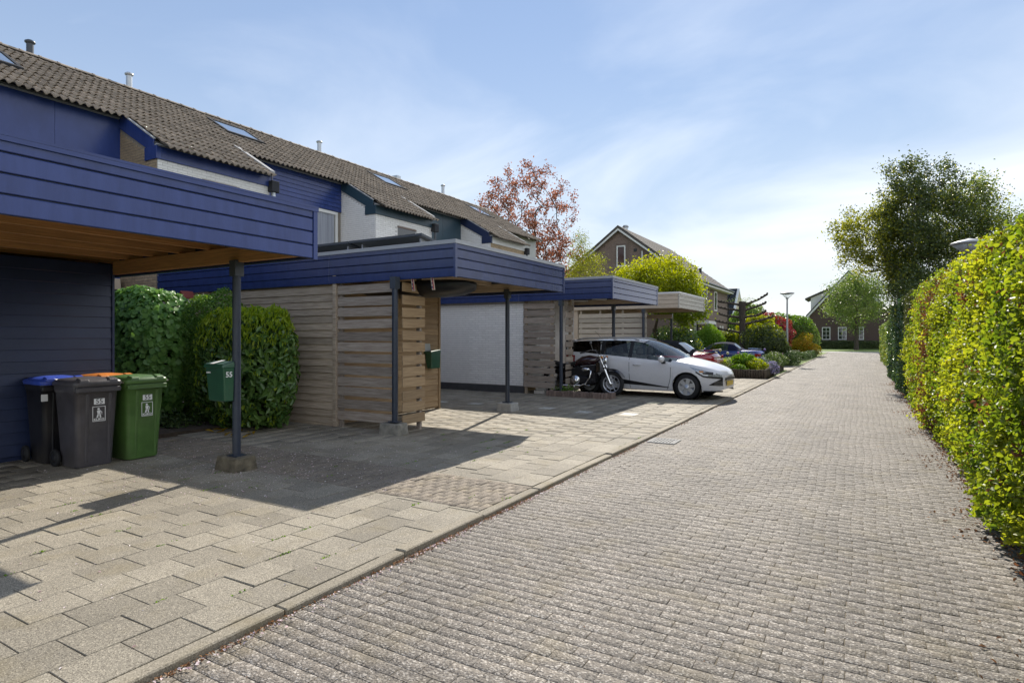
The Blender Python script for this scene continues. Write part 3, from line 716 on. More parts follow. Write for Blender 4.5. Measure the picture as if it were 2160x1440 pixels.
# ------------------------------------------------------------------ carports
def fascia(part_name, m, parent, a, b, z0, z1, n=4, cap=None):
    """boards between plan points a and b, outward face on their right-hand side; the top board is narrower"""
    a, b = Vector((*a, 0)), Vector((*b, 0)); top = 0.11; h = (z1 - z0 - top) / (n - 1)
    zs = [z0 + h * i for i in range(n)] + [z1]
    for i in range(n):
        g_ = 0.012
        board(part_name, m, parent, a + Vector((0, 0, (zs[i] + zs[i+1]) / 2)), b + Vector((0, 0, (zs[i] + zs[i+1]) / 2)), zs[i+1] - zs[i] - g_, 0.022, bevel=0.005)
def carport(k, X, y0, y1, zb, zt, front_m, side_m, label, ceil_m, cap_m, xl=-12.84):
    C = empty('carport', ((X + xl) / 2, (y0 + y1) / 2, 0), label, 'carport', 'carports in front of the terrace')
    MB().box(xl, X - .06, y0 + .06, y1 - .06, zt - 0.14, zt - 0.045).build('roof_deck', M['felt'], C)
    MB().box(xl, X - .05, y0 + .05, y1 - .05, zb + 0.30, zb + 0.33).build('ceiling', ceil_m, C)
    bk = MB(); bk.box(X - .05, X - .024, y0 + .03, y1 - .03, zb + .006, zt - .01); bk.box(xl, X - .05, y0 + .024, y0 + .05, zb + .006, zt - .01); bk.box(xl, X - .05, y1 - .05, y1 - .024, zb + .006, zt - .01)
    bk.build('backing', M['navy_dark'] if k < 3 else M['cream'], C)
    fascia('fascia_board', front_m, C, (X - .012, y0 + .03), (X - .012, y1 - .05), zb, zt)
    xm = X - 2.6
    fascia('fascia_board', side_m, C, (xl, y0 + .012), (xm - .004, y0 + .012), zb, zt); fascia('fascia_board', side_m, C, (xm, y0 + .012), (X - .035, y0 + .012), zb, zt)
    fascia('fascia_board', side_m, C, (X - .035, y1 - .012), (xl, y1 - .012), zb, zt)
    for yy in (y0, y1): MB().box(X - .032, X + .008, yy - .008 if yy == y0 else yy - .045, yy + .045 if yy == y0 else yy + .008, zb - .005, zt).build('corner_trim', front_m, C)
    cp = MB(); z2 = zt + .022
    cp.box(X - .05, X + .018, y0 - .018, y1 + .018, zt + .001, z2); cp.box(xl, X - .05, y0 - .018, y0 + .05, zt + .001, z2); cp.box(xl, X - .05, y1 - .05, y1 + .018, zt + .001, z2)
    cp.build('roof_edge', cap_m, C)
    cp = MB(); cp.box(X + .006, X + .016, y0 - .016, y1 + .016, zt - .035, zt); cp.box(xl, X + .006, y0 - .016, y0 - .006, zt - .035, zt)
    cp.build('edge_lip', front_m if k == 0 else cap_m, C)
    return C
def steel_post(C, x, y, z0, z1, r=0.045):
    p = MB().tube([(x, y, z0), (x, y, z1)], r, 14).build('post', M['steel_dark'], C)
    MB().box(x - .08, x + .08, y - .07, y + .07, z0 - .004, z0 + .012).build('foot_plate', M['steel_dark'], p)
    MB().box(x - .055, x + .055, y - .055, y + .055, z1 - .16, z1 + .02).build('bracket', M['darkpipe'], p)
def footing(C, x0, x1, y0, y1, h, m):
    b = MB(); q = lambda: random.uniform(-.012, .012)
    b.hexa([(x0 - .02 + q(), y0 - .02 + q(), -.05), (x1 + .02 + q(), y0 - .02 + q(), -.05), (x1 + .02, y1 + .02, -.05), (x0 - .02, y1 + .02, -.05), (x0 + q(), y0 + q(), h), (x1 + q(), y0 + q(), h + q()), (x1 + q(), y1, h), (x0, y1, h)])
    b.build('footing_block', m, C, bevel=.012)
M['shadeceiling'] = mat('shade_toned_roof_boards', (0.16, 0.07, 0.028), 0.8, var=0.3, scale=6, **WG)  # ceiling boards; shade between the joists put into their dark colour
# first carport, with its blue shed
c1 = carport(0, -5.10, 0.72, 4.50, 2.34, 2.885, M['cobalt'], M['cobalt'], 'nearest carport with blue fascia and orange timber beams, over the wheelie bins', M['shadeceiling'], M['cobalt'])
board('beam', M['joist'], c1, (-8.78, 4.27, 2.432), (-5.16, 4.27, 2.432), 0.175, 0.07)
board('beam', M['joist'], c1, (-8.78, 0.95, 2.432), (-5.16, 0.95, 2.432), 0.175, 0.07)
for i in range(10):
    x = -5.45 - 0.60 * i
    board('joist', M['joist'], c1, (x, 0.80, 2.592), (x, 4.44, 2.592), 0.135, 0.06)
board('joist', M['joist'], c1, (-5.19, 0.80, 2.43), (-5.19, 4.44, 2.43), 0.15, 0.05)
steel_post(c1, -6.12, 4.25, 0.15, 2.345)
footing(c1, -6.31, -5.95, 4.12, 4.38, 0.155, M['concrete_moss'])
shed = empty('blue_shed', (-10.6, 2.5, 0), 'dark blue lapped-board shed under the nearest carport, behind the bins', 'shed')
MB().box(-12.5, -8.84, 0.78, 4.23, 0.0, 2.44).build('wall', M['navy_dark'], shed)
for i in range(17):
    z = 0.06 + 0.142 * i
    board('board', M['navy_dark'], shed, (-8.815, 0.79, z + .071), (-8.815, 4.232, z + .071), 0.148, 0.018, roll=-0.10)
MB().box(-8.84, -8.785, 4.234, 4.262, 0.02, 2.44).build('corner_trim', M['navy_dark'], shed)
MB().box(-12.5, -8.86, 4.236, 4.25, 0.02, 2.44).build('side_wall', M['navy_dark'], shed)
# second carport
c2 = carport(1, -5.10, 7.06, 10.74, 2.375, 2.90, M['navy'], M['navy'], 'second carport, dark blue with a slatted timber store below and solar panels on top', M['oldwood'], M['alu'])
board('beam', M['oldwood'], c2, (-7.6, 10.42, 2.50), (-5.16, 10.42, 2.50), 0.16, 0.07)
board('beam', M['oldwood'], c2, (-5.9, 7.12, 2.60), (-5.9, 10.36, 2.60), 0.12, 0.06)
board('beam', M['oldwood'], c2, (-6.6, 7.12, 2.60), (-6.6, 10.36, 2.60), 0.12, 0.06)
steel_post(c2, -6.20, 7.00, 0.19, 2.40); footing(c2, -6.42, -6.06, 6.90, 7.14, 0.17, M['concrete'])
steel_post(c2, -6.21, 10.40, 0.17, 2.44); footing(c2, -6.36, -6.04, 10.24, 10.54, 0.16, M['concrete_pale'])
for i in range(2):
    x1 = -5.96 - 1.60 * i; x0 = x1 - 1.58
    s = empty('solar_panel', ((x0 + x1) / 2, 7.9, 2.9), ['dark solar panel nearest the front corner on the second carport roof', 'dark solar panel on the second carport roof, next to the house'][i], 'solar panel', 'solar panels')
    def sp(x, t, h): return (x, 7.35 + t * .985, 3.09 - t * 0.17 + h)
    def slab_(n, m, xa, xb, ta, tb, ha, hb): return MB().hexa([sp(xa, ta, ha), sp(xb, ta, ha), sp(xb, tb, ha), sp(xa, tb, ha), sp(xa, ta, hb), sp(xb, ta, hb), sp(xb, tb, hb), sp(xa, tb, hb)]).build(n, m, s)
    slab_('backsheet', M['palegrey'], x0 + .02, x1 - .02, .02, .98, .012, .02)
    slab_('cell_sheet', M['pane'], x0 + .02, x1 - .02, .02, .98, .024, .034)
    f = MB()
    for q in ((x0, x1, 0, .02), (x0, x1, .98, 1.0), (x0, x0 + .02, .02, .98), (x1 - .02, x1, .02, .98)):
        f.hexa([sp(q[0], q[2], 0), sp(q[1], q[2], 0), sp(q[1], q[3], 0), sp(q[0], q[3], 0), sp(q[0], q[2], .04), sp(q[1], q[2], .04), sp(q[1], q[3], .04), sp(q[0], q[3], .04)])
    f.build('frame', M['darkpipe'], s)
    for x in (x0 + .2, x1 - .12):
        MB().prism([(7.45, 2.86), (8.32, 2.86), (8.32, 2.918), (7.45, 3.068)], 'x', x, x + .03).build('bracket', M['alu'], s)
def slats(T, m, p0, p1, zlo, n, pitch, w, th=.022):
    for i in range(n):
        z = zlo + pitch * i + w / 2 + random.gauss(0, .006)
        board('slat', m, T, (p0[0], p0[1], z + random.gauss(0, .006)), (p1[0], p1[1], z + random.gauss(0, .006)), w, th, roll=random.gauss(0, .02))
store = empty('timber_store', (-8.7, 8.5, 0), 'weathered timber store of lapped boards and open slats under the second carport', 'timber store')
MB().box(-11.2, -7.66, 7.135, 7.15, 0.02, 2.62).build('back_lining', M['bouncewood'], store)
for i in range(19):
    z = 0.04 + 0.121 * i
    board('board', M['oldwood'], store, (-11.2, 7.108, z + .062), (-7.63, 7.108, z + .062 + random.gauss(0, .003)), 0.130, 0.022, roll=-0.15 + random.gauss(0, .015))
board('gravel_board', M['oldwood'], store, (-11.2, 7.112, .03), (-7.63, 7.112, .03), .1, .02)
MB().box(-7.632, -7.555, 7.07, 7.145, 0.0, 2.55).build('batten', M['oldwood'], store, bevel=.004)
slats(store, M['palletwood'], (-7.55, 7.115), (-6.255, 7.115), 0.13, 12, 0.188, 0.145)
slats(store, M['bouncewood'], (-6.165, 7.13), (-6.165, 7.68), 0.13, 12, 0.188, 0.145)
for x, y in ((-7.50, 7.155), (-6.33, 7.16), (-6.215, 7.60)): MB().box(x - .035, x + .035, y - .025, y + .025, 0.0, 2.6).build('upright', M['palletwood'], store)
MB().box(-7.70, -7.635, 7.16, 9.92, 0.02, 2.62).build('wall', M['bouncewood'], store)
for i in range(20):
    z = 0.06 + 0.114 * i
    board('board', M['bouncewood'], store, (-7.622, 7.17, z + .058), (-7.622, 9.925, z + .058), 0.124, 0.020, roll=-0.15 + random.gauss(0, .015))
MB().box(-7.70, -7.59, 9.928, 9.99, 0.0, 2.62).build('batten', M['bouncewood'], store, bevel=.004)
# black roof box slung under the second carport
rb = empty('roof_box', (-6.35, 7.85, 2.12), 'black plastic car roof box slung under the second carport ceiling', 'roof box')
vs, fs = [], []
for i, (x, sy, sz) in enumerate(((-7.55, .20, .05), (-7.4, .36, .13), (-6.9, .40, .165), (-6.0, .40, .17), (-5.62, .36, .15), (-5.42, .26, .11), (-5.34, .10, .05))):
    for j in range(16):
        a = 2 * math.pi * j / 16; ca, sa = math.cos(a), math.sin(a)
        vs.append((x, 7.85 + sy * math.copysign(abs(ca) ** .6, ca), 2.36 + sz * math.copysign(abs(sa) ** .7, sa) * (1.25 if sa < 0 else .35)))
MB().add(vs, [(i*16+j, i*16+(j+1)%16, (i+1)*16+(j+1)%16, (i+1)*16+j) for i in range(6) for j in range(16)] + [tuple(range(16)), tuple(range(96, 112))], True).build('box_shell', M['blackplastic'], rb)
redm = mat('flag_red', (0.42, 0.03, 0.04), 0.6); navym = mat('flag_navy', (0.02, 0.03, 0.14), 0.6)
for x in (-5.93, -5.55):
    s_ = MB().hexa([(x, 7.09, 2.20), (x + .055, 7.09, 2.20), (x + .055, 7.098, 2.20), (x, 7.098, 2.20), (x - .03, 7.09, 2.39), (x + .025, 7.09, 2.39), (x + .025, 7.098, 2.39), (x - .03, 7.098, 2.39)]).build('strap', M['cream'], rb)
    s_['label'] = 'white strap with a red and blue flag pattern'
    MB().hexa([(x + .028, 7.085, 2.21), (x + .042, 7.085, 2.21), (x + .042, 7.089, 2.21), (x + .028, 7.089, 2.21), (x, 7.085, 2.385), (x + .014, 7.085, 2.385), (x + .014, 7.089, 2.385), (x, 7.089, 2.385)]).build('red_stripe', redm, s_)
    for zq in (2.23, 2.29, 2.345): MB().box(x - .006, x + .016, 7.085, 7.089, zq, zq + .022).build('blue_patch', navym, s_)
# third carport
c3 = carport(2, -5.17, 13.60, 17.27, 2.42, 2.95, M['navy'], M['navy'], 'third carport, dark blue, over the white estate car and motorbike', M['oldwood'], M['alu'])
steel_post(c3, -6.57, 13.66, 0.02, 2.44); steel_post(c3, -6.50, 17.18, 0.02, 2.46, 0.05)
board('beam', M['oldwood'], c3, (-7.8, 17.15, 2.56), (-5.2, 17.15, 2.56), 0.14, 0.06)
MB().tube([(-7.3, 14.5, 2.46), (-6.2, 14.5, 2.44)], .018, 8).build('tube_light', M['white_print'], c3)
MB().tube([(-6.0, 14.3, 2.47), (-5.6, 14.3, 2.45)], .018, 8).build('tube_light', M['white_print'], c3)
MB().tube([(-5.5, 13.9, 2.74), (-5.5, 13.9, 2.47), (-5.62, 13.9, 2.45)], .012, 6).build('hook', M['white_print'], c3)
scr = empty('pallet_screen', (-7.2, 13.8, 0), 'grey pallet-slat screen between the white garage wall and the motorbike', 'slat screen')
slats(scr, M['palletwood'], (-7.72, 13.76), (-6.79, 13.76), 0.16, 12, 0.188, 0.145)
slats(scr, M['palletwood'], (-6.50, 13.78), (-6.50, 14.22), 0.10, 12, 0.188, 0.140)
for x, y in ((-7.66, 13.80), (-6.90, 13.80), (-6.55, 14.16)): MB().box(x - .035, x + .035, y - .025, y + .025, 0, 2.6).build('upright', M['oldwood'], scr)
gar = empty('garage', (-9.3, 14.5, 0), 'white painted brick garage wall with a dark plinth, left of the pallet screen', 'garage')
gw = MB().box(-10.9, -7.735, 13.80, 17.0, 0.19, 2.70).build('wall', M['whitemortar'], gar)
brick_field(gar, gw, M['whitebrick'], (-10.6, 13.80, 0.20), (1, 0, 0), 2.86, 2.24, limit=280)
MB().box(-10.9, -7.735, 13.785, 13.9, -.05, 0.185).build('plinth', M['plinth'], gar)
by = MB().box(-8.1, -7.90, 14.02, 17.3, 0.0, 2.62).build('side_wall', M['mortar'], gar)
brick_field(gar, by, M['yellowbrick'], (-7.90, 14.02, 0.02), (0, 1, 0), 3.25, 2.5, limit=150)
for i, (x, y, z, a) in enumerate(((-7.45, 14.0, 0, .1), (-7.22, 14.02, 0, -.2), (-7.40, 14.05, .21, .0), (-7.42, 14.03, .42, .2), (-7.5, 14.04, .63, -.1), (-7.47, 14.05, .84, .1), (-7.52, 14.04, 1.05, .0), (-7.55, 14.05, 1.26, .15))):
    pass
pile = empty('block_pile', (-7.4, 14.05, 0), 'leaning pile of white-painted blocks behind the pallet screen', 'block pile')
for i in range(16):
    x = -7.45 - .012 * i + random.uniform(-.06, .06); z = .04 + .095 * i
    b_ = block_mesh('block', M['whitebrick'], .30, .14, .085, .006)
    link_mesh('block', b_, pile, (x + .1, 14.0 + random.uniform(-.03, .04), z), (0, random.uniform(-.04, .04), random.uniform(-.3, .3)))
grb = empty('grey_cabinet', (-7.4, 16.9, 0), 'plain grey cabinet against the yellow brick wall behind the white car', 'cabinet')
MB().box(-7.88, -7.35, 16.4, 17.0, 0.02, 1.42).build('cabinet_body', M['plinth'], grb, bevel=.03)
MB().box(-7.345, -7.335, 16.43, 16.97, 0.12, 1.36).build('door', M['plinth'], grb, bevel=.003)
MB().box(-7.335, -7.315, 16.48, 16.50, 0.7, .85).build('handle', M['blackplastic'], grb)
# fourth carport
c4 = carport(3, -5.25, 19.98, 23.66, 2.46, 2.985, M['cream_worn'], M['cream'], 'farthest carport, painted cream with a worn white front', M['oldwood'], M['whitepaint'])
steel_post(c4, -6.5, 23.55, 0.02, 2.40); steel_post(c4, -6.5, 20.06, 0.02, 2.50)
board('beam', M['cream'], c4, (-9.3, 23.5, 2.30), (-6.45, 23.5, 2.30), 0.16, 0.06)
fen = empty('slat_fence', (-7.7, 20.15, 0), 'pale grey slatted timber fence behind the white car, below the cream carport', 'slat fence')
slats(fen, M['palewood'], (-8.98, 20.17), (-6.42, 20.17), 0.10, 12, 0.19, 0.15)
for x in (-8.9, -8.15, -7.3, -6.48): MB().box(x - .035, x + .035, 20.185, 20.235, 0, 2.45).build('upright', M['palewood'], fen)
c4s = MB().box(-12.5, -9.0, 20.1, 23.5, 0, 2.7).build('cream_shed', M['cream'], None, label='plain cream wall of the store behind the farthest carport', cat='shed')
# ------------------------------------------------------------------ vehicles
def curve(pts):
    xs = np.array([p[0] for p in pts], float); ys = np.array([p[1] for p in pts], float)
    o = np.argsort(xs); xs, ys = xs[o], ys[o]; h = np.diff(xs); d = np.diff(ys) / h
    m = np.zeros(len(xs)); m[0], m[-1] = d[0], d[-1]
    for i in range(1, len(xs) - 1):
        m[i] = 0 if d[i-1] * d[i] <= 0 else 2 * d[i-1] * d[i] / (d[i-1] + d[i])
    def f(x):
        x = min(max(x, xs[0]), xs[-1]); i = min(int(np.searchsorted(xs, x, 'right')) - 1, len(h) - 1); t = (x - xs[i]) / h[i]
        return float((2*t**3-3*t**2+1)*ys[i] + (t**3-2*t**2+t)*h[i]*m[i] + (-2*t**3+3*t**2)*ys[i+1] + (t**3-t**2)*h[i]*m[i+1])
    return f
class Car:
    def __init__(s, root, S): s.root = root; s.S = S; s.c = {k: curve(v) for k, v in S['curves'].items()}
    def arch(s, x):
        z = 0
        for xw in s.S['wheels']:
            q = s.S['arch'] ** 2 - (x - xw) ** 2
            if q > 0: z = max(z, s.S['wr'] + math.sqrt(q) * 1.02)
        return z
    def section(s, x):
        c = s.c; W, bot, belt, top = c['W'](x), c['bot'](x), c['belt'](x), c['top'](x)
        Wr, zr = c['Wr'](x), c['zr'](x)
        a = s.arch(x); z0 = max(bot, a)
        zs = [z0, max(bot + .10, a + .02), max(bot + .10 + (belt - bot - .1) * .45, a + .05), max(belt - .09, a + .07), max(belt, a + .09)]
        mid = bot + .10 + (belt - bot - .1) * .45
        def y_at(z):
            t = (z - bot) / max(belt - bot, .05)
            return W * (1 - .085 * max(0, .28 - t) / .28 - .012 * ((t - .5) / .5) ** 2 - .05 * max(0, (t - .82) / .18) ** 1.5)
        P = [(y_at(z), z) for z in zs]
        P.append((min(Wr, P[4][0] - .004), max(zr, P[4][1] + .001)))
        z5 = P[5][1]; tp = max(top, z5 + .001)
        for f in (.82, .55, .28, 0.0): P.append((P[5][0] * f, z5 + (tp - z5) * (1 - f ** 2.2)))
        return P
    def bulge(s, x, y, j):
        if j < 5: return 0
        return s.c['bulge'](x) * (1 - (y / max(.3, s.c['W'](x))) ** 2)
    def side(s, x, z):
        P = s.section(x)
        for (y0, z0), (y1, z1) in zip(P[:5], P[1:6]):
            if z <= z1: t = min(1, max(0, (z - z0) / max(1e-6, z1 - z0))); return y0 + (y1 - y0) * t
        return P[5][0]
    def skin(s, cls, mats):
        S = s.S; xs = list(np.arange(S['x0'], S['x1'], 0.035)) + [S['x1']]
        for xw in S['wheels']: xs += [xw - S['arch'] + .001, xw + S['arch'] - .001, xw - S['arch'] - .002, xw + S['arch'] + .002]
        xs += S.get('cuts', []); xs = sorted(set(round(x, 4) for x in xs))
        G = [s.section(x) for x in xs]; n = len(G[0]); parts = {}
        for sgn in (1, -1):
            for i in range(len(xs) - 1):
                for j in range(n - 1):
                    key = cls((xs[i] + xs[i+1]) / 2, j)
                    q = []
                    for (a, b) in ((i, j), (i + 1, j), (i + 1, j + 1), (i, j + 1)):
                        y, z = G[a][b]; q.append((xs[a] + s.bulge(xs[a], y, b), sgn * y, z))
                    if 'window' in key and j == 4: key += '#%d' % sgn
                    parts.setdefault(key, MB()).add(q, [(0, 1, 2, 3) if sgn < 0 else (3, 2, 1, 0)], True)
        for e, x in ((0, xs[0]), (-1, xs[-1])):
            P = G[e]; mb = parts['body']
            pts = [(x + s.bulge(x, y, j), -y, z) for j, (y, z) in enumerate(P)]; full = pts + [(p[0], -p[1], p[2]) for p in pts[-2::-1]]
            mb.add(full, [tuple(range(len(full)))])
        for key, mb in parts.items():
            mb.build(key.split('#')[0], mats[key.split('#')[0]], s.root, local=True, merge=True)
    def patch(s, name, m, x0, x1, zl, zh, sgn=-1, off=.004, nx=10, nz=3, parent=None):
        mb = MB(); V = []
        fl = zl if callable(zl) else (lambda x: zl); fh = zh if callable(zh) else (lambda x: zh)
        for i in range(nx + 1):
            x = x0 + (x1 - x0) * i / nx
            for j in range(nz + 1):
                z = fl(x) + (fh(x) - fl(x)) * j / nz
                V.append((x + (off if x1 > 1.6 else (-off if x0 < -1.6 else 0)), sgn * (s.side(x, z) + off), z))
        mb.add(V, [(i*(nz+1)+j, (i+1)*(nz+1)+j, (i+1)*(nz+1)+j+1, i*(nz+1)+j+1) for i in range(nx) for j in range(nz)], True)
        return mb.build(name, m, parent or s.root, local=True)
    def line(s, name, m, pts, w=.009, sgn=-1):
        mb = MB(); V = []
        for (x, z) in pts:
            y = sgn * (s.side(x, z) + .0018); V += [(x - w / 2, y, z), (x + w / 2, y, z)]
        mb.add(V, [(2*i, 2*i+1, 2*i+3, 2*i+2) for i in range(len(pts) - 1)]); return mb.build(name, m, s.root, local=True)
def car_wheel(root, x, y, r, rim, rim_m, spokes=6, w=.19, sgn=-1, style='cap'):
    W_ = empty('wheel', (x, y, r), parent=root)
    MB().lathe([(rim, -w/2), (rim + .02, -w/2 - .004), (r - .02, -w/2 + .012), (r, -w/2 + .035), (r, w/2 - .035), (r - .02, w/2 - .012), (rim + .02, w/2 + .004), (rim, w/2)], 36, axis='y', caps=False).build('tyre', M['rubber'], W_, local=True)
    o = sgn * (w / 2 - .012)
    MB().lathe([(rim + .004, o), (rim - .012, o + sgn * .008), (rim - .03, o), (rim - .04, o - sgn * .03), (.02, o - sgn * .05)], 36, axis='y').build('rim', rim_m if style == 'cap' else M['blackplastic'], W_, local=True)
    f = MB()
    for k in range(spokes):
        a = 2 * math.pi * k / spokes + .3; ca, sa = math.cos(a), math.sin(a)
        def q(rr, t): return (ca * rr - sa * t, 0, sa * rr + ca * t)
        h0, h1 = (.062, .052) if style == 'cap' else (.03, .022)
        for (ya, yb) in ((o - sgn * .03, o + sgn * .006),):
            p = [q(.03, -h0 * .7), q(rim - .012, -h1), q(rim - .012, h1), q(.03, h0 * .7)]
            f.hexa([(v[0], ya, v[2]) for v in p] + [(v[0], yb, v[2]) for v in p])
    f.lathe([(.0, o - sgn * .02), (.065, o - sgn * .02), (.06, o + sgn * .014), (.0, o + sgn * .018)], 18, axis='y')
    f.lathe([(rim + .002, o - sgn * .01), (rim - .022, o - sgn * .01), (rim - .022, o + sgn * .008), (rim + .002, o + sgn * .004)], 36, axis='y', caps=False)
    f.build('hubcap' if style == 'cap' else 'spoke_rim', rim_m, W_, local=True, bevel=.003)
    MB().lathe([(.0, 0), (rim - .04, 0), (rim - .04, sgn * .03)], 24, (0, o - sgn * .075, 0), axis='y').build('brake_drum', M['blackplastic'], W_, local=True)
def seat(root, x, y, m, zt=.98):
    s_ = MB().prism([(x + .28, .42), (x - .22, .42), (x - .40, zt - .02), (x - .30, zt), (x - .12, .56), (x + .28, .55)], 'y', y - .22, y + .22).build('seat', m, root, local=True, bevel=.03)
    MB().box(x - .43, x - .31, y - .13, y + .13, zt + .03, zt + .22).build('headrest', m, s_, local=True, bevel=.04)
silver = mat('silver_hubcap', (0.52, 0.53, 0.54), 0.32, 0.55, var=0.05)
wpaint = mat('white_car_paint', (0.70, 0.70, 0.72), 0.28, var=0.03, coat=0.8, spec=0.5)
lampglass = mat('lamp_glass', (0.42, 0.44, 0.46), 0.08, 0.3, var=0.35, scale=16, coat=1.0)
redlens = mat('red_lens', (0.30, 0.012, 0.012), 0.12, var=0.2, scale=14, coat=0.7)
amber = mat('amber_lens', (0.55, 0.20, 0.03), 0.2)
plate_y = mat('yellow_plate', (0.72, 0.50, 0.06), 0.45)
seatm = mat('grey_seat_cloth', (0.075, 0.078, 0.085), 0.9)
gapm = M['black_print']
# --- white estate car, nose towards the road
car_w = empty('estate_car', (-4.83, 15.30, 0.0), 'white estate car parked below the third carport, nose towards the road', 'car', rz=R(-4))
S = dict(x0=-2.12, x1=2.06, wheels=(1.29, -1.30), arch=.345, wr=.305, cuts=[.97, .10, -.14, -.22, -.80, -.90, -1.60, .82, .88, .05],
    curves=dict(W=[(-2.12, .66), (-2.02, .78), (-1.75, .845), (-1.2, .86), (0, .86), (1.0, .86), (1.5, .845), (1.78, .79), (1.93, .70), (2.02, .58), (2.06, .46)],
        bot=[(-2.12, .36), (-1.9, .27), (-1.6, .20), (0, .185), (1.6, .19), (1.92, .20), (2.06, .25)],
        belt=[(-2.12, 1.02), (-1.8, 1.10), (-1.2, 1.06), (-.4, .995), (.4, .93), (.95, .875), (1.25, .845), (1.5, .795), (1.72, .745), (1.88, .695), (2.0, .635), (2.06, .55)],
        top=[(-2.12, 1.10), (-2.07, 1.30), (-2.0, 1.395), (-1.6, 1.44), (-.9, 1.466), (-.3, 1.46), (.10, 1.42), (.5, 1.255), (.97, .99), (1.1, .965), (1.4, .90), (1.68, .825), (1.88, .745), (2.0, .67), (2.06, .58)],
        Wr=[(-2.12, .60), (-1.9, .60), (-1.2, .625), (-.3, .635), (.10, .63), (.5, .685), (.97, .765), (1.1, .755), (1.6, .66), (1.88, .55), (2.06, .36)],
        zr=[(-2.12, 1.05), (-2.05, 1.26), (-1.98, 1.335), (-1.6, 1.385), (-.9, 1.405), (-.3, 1.395), (.10, 1.35), (.5, 1.165), (.97, .91), (1.1, .895), (1.4, .845), (1.68, .785), (1.88, .72), (2.0, .65), (2.06, .565)],
        bulge=[(-2.12, -.05), (-1.8, 0), (0, .05), (.95, .14), (1.6, .10), (2.06, .06)]))
W = Car(car_w, S)
def cls(x, j):
    if j == 4:
        if -1.95 < x < -.98: return 'rear_quarter_window' if x < -1.02 else 'pillar'
        if -.90 < x < -.22: return 'rear_door_window'
        if -.13 < x < .82: return 'front_door_window'
        if -1.98 < x < .90: return 'pillar'
    if j >= 5:
        if .10 < x < .97: return 'windscreen'
    if j >= 6 and -2.09 < x < -2.0: return 'rear_window'
    return 'body'
W.skin(cls, dict(body=wpaint, rear_quarter_window=M['darkglass'], rear_door_window=M['carglass'], front_door_window=M['carglass'], pillar=M['blackplastic'], windscreen=M['carglass'], rear_window=M['darkglass']))
for sg in (-1, 1):
    W.line('door_gap', gapm, [(-.16 - .02 * (i / 11), .22 + .07 * i) for i in range(12)], .011, sg)
    W.line('door_gap', gapm, [(.90 - .10 * max(0, (5 - i) / 5) ** 1.5, .22 + .066 * i) for i in range(10)], .011, sg)
    W.line('door_gap', gapm, [(-1.02 + .10 * max(0, (7 - i) / 7), .45 + .06 * i) for i in range(10)], .011, sg)
    W.patch('sill_trim', M['blackplastic'], -.93, .86, lambda x: .335 - .075 * (x + .93) / 1.79, lambda x: .50 - .225 * (x + .93) / 1.79, sg, .006, 16)
    W.patch('headlight', lampglass, 1.36, 2.03, lambda x: max(.775 - .62 * (x - 1.36), .585 - .10 * (x - 1.66)), lambda x: .785 - .165 * (x - 1.36) / .67, sg, .006, 16)
    W.patch('headlight_edge', gapm, 1.50, 2.04, lambda x: max(.735 - .62 * (x - 1.36), .545 - .10 * (x - 1.66)), lambda x: max(.775 - .62 * (x - 1.36), .585 - .10 * (x - 1.66)), sg, .008, 14, 1)
    W.patch('lamp_bowl', M['blackplastic'], 1.66, 1.88, lambda x: .615 - .05 * (x - 1.66), lambda x: .685 - .09 * (x - 1.66), sg, .008, 5, 2); W.patch('indicator', amber, 1.58, 1.67, .655, .695, sg, .010, 2, 1)
    W.patch('tail_light', redlens, -2.10, -1.72, lambda x: .84, lambda x: 1.03 - .05 * (x + 2.1), sg, .006, 8)
    W.patch('fog_grille', M['blackplastic'], 1.80, 2.045, lambda x: .36 - .08 * max(0, (x - 1.80)), lambda x: .37 + .12 * (x - 1.80) / .2, sg, .006, 6)
    for q in range(3): W.patch('fog_bar', silver, 1.90, 2.04, .37 + .035 * q, .375 + .035 * q, sg, .009, 3, 1)
    W.patch('bumper_lip', M['blackplastic'], 1.66, 2.04, .19, .225, sg, .006, 6, 1)
    W.line('crease', silver, [(-1.0 + .15 * i, .80 - .008 * i) for i in range(13)], .004, sg)
    mr = MB().ball((.72, sg * .985, .955), (.075, .11, .08), 14, 8).build('mirror', wpaint, car_w, local=True)
    MB().hexa([(.68, sg * .85, .84), (.78, sg * .85, .84), (.78, sg * .95, .90), (.68, sg * .95, .90), (.68, sg * .85, .89), (.78, sg * .85, .89), (.78, sg * .95, .945), (.68, sg * .95, .945)]).build('mirror_foot', M['blackplastic'], mr, local=True)
    MB().tube([(-.06, sg * (W.side(-.06, .80) + .004), .80), (-.02, sg * (W.side(0, .80) + .03), .80), (.09, sg * (W.side(.1, .80) + .03), .80), (.14, sg * (W.side(.14, .80) + .004), .80)], .016, 8).build('door_handle', wpaint, car_w, local=True)
    MB().tube([(.0, sg * .60, 1.405), (-.15, sg * .595, 1.455), (-.8, sg * .59, 1.482), (-1.6, sg * .585, 1.456), (-1.8, sg * .58, 1.405)], .018, 8).build('roof_rail', M['alu'], car_w, local=True)
    for xw in S['wheels']:
        car_wheel(car_w, xw, sg * .755, .305, .205, silver, 6, .19, sg)
        ln = MB().lathe([(.0, sg * .60), (.34, sg * .60), (.342, sg * .83)], 32, (xw, 0, .305), axis='y', caps=False); ln.build('wheel_arch_liner', M['blackplastic'], car_w, local=True)
        V = []
        for i in range(19):
            a = math.pi * (i / 18) * 1.12 - .19
            for rr in (.335, .352): V.append((xw + rr * math.cos(a), sg * (W.side(xw + .352 * math.cos(a), .305 + .352 * math.sin(a)) + .003), .305 + rr * math.sin(a)))
        MB().add(V, [(2*i, 2*i+1, 2*i+3, 2*i+2) for i in range(18)], True).build('arch_lip', gapm, car_w, local=True)
    seat(car_w, .28, sg * .36, seatm, 1.0)
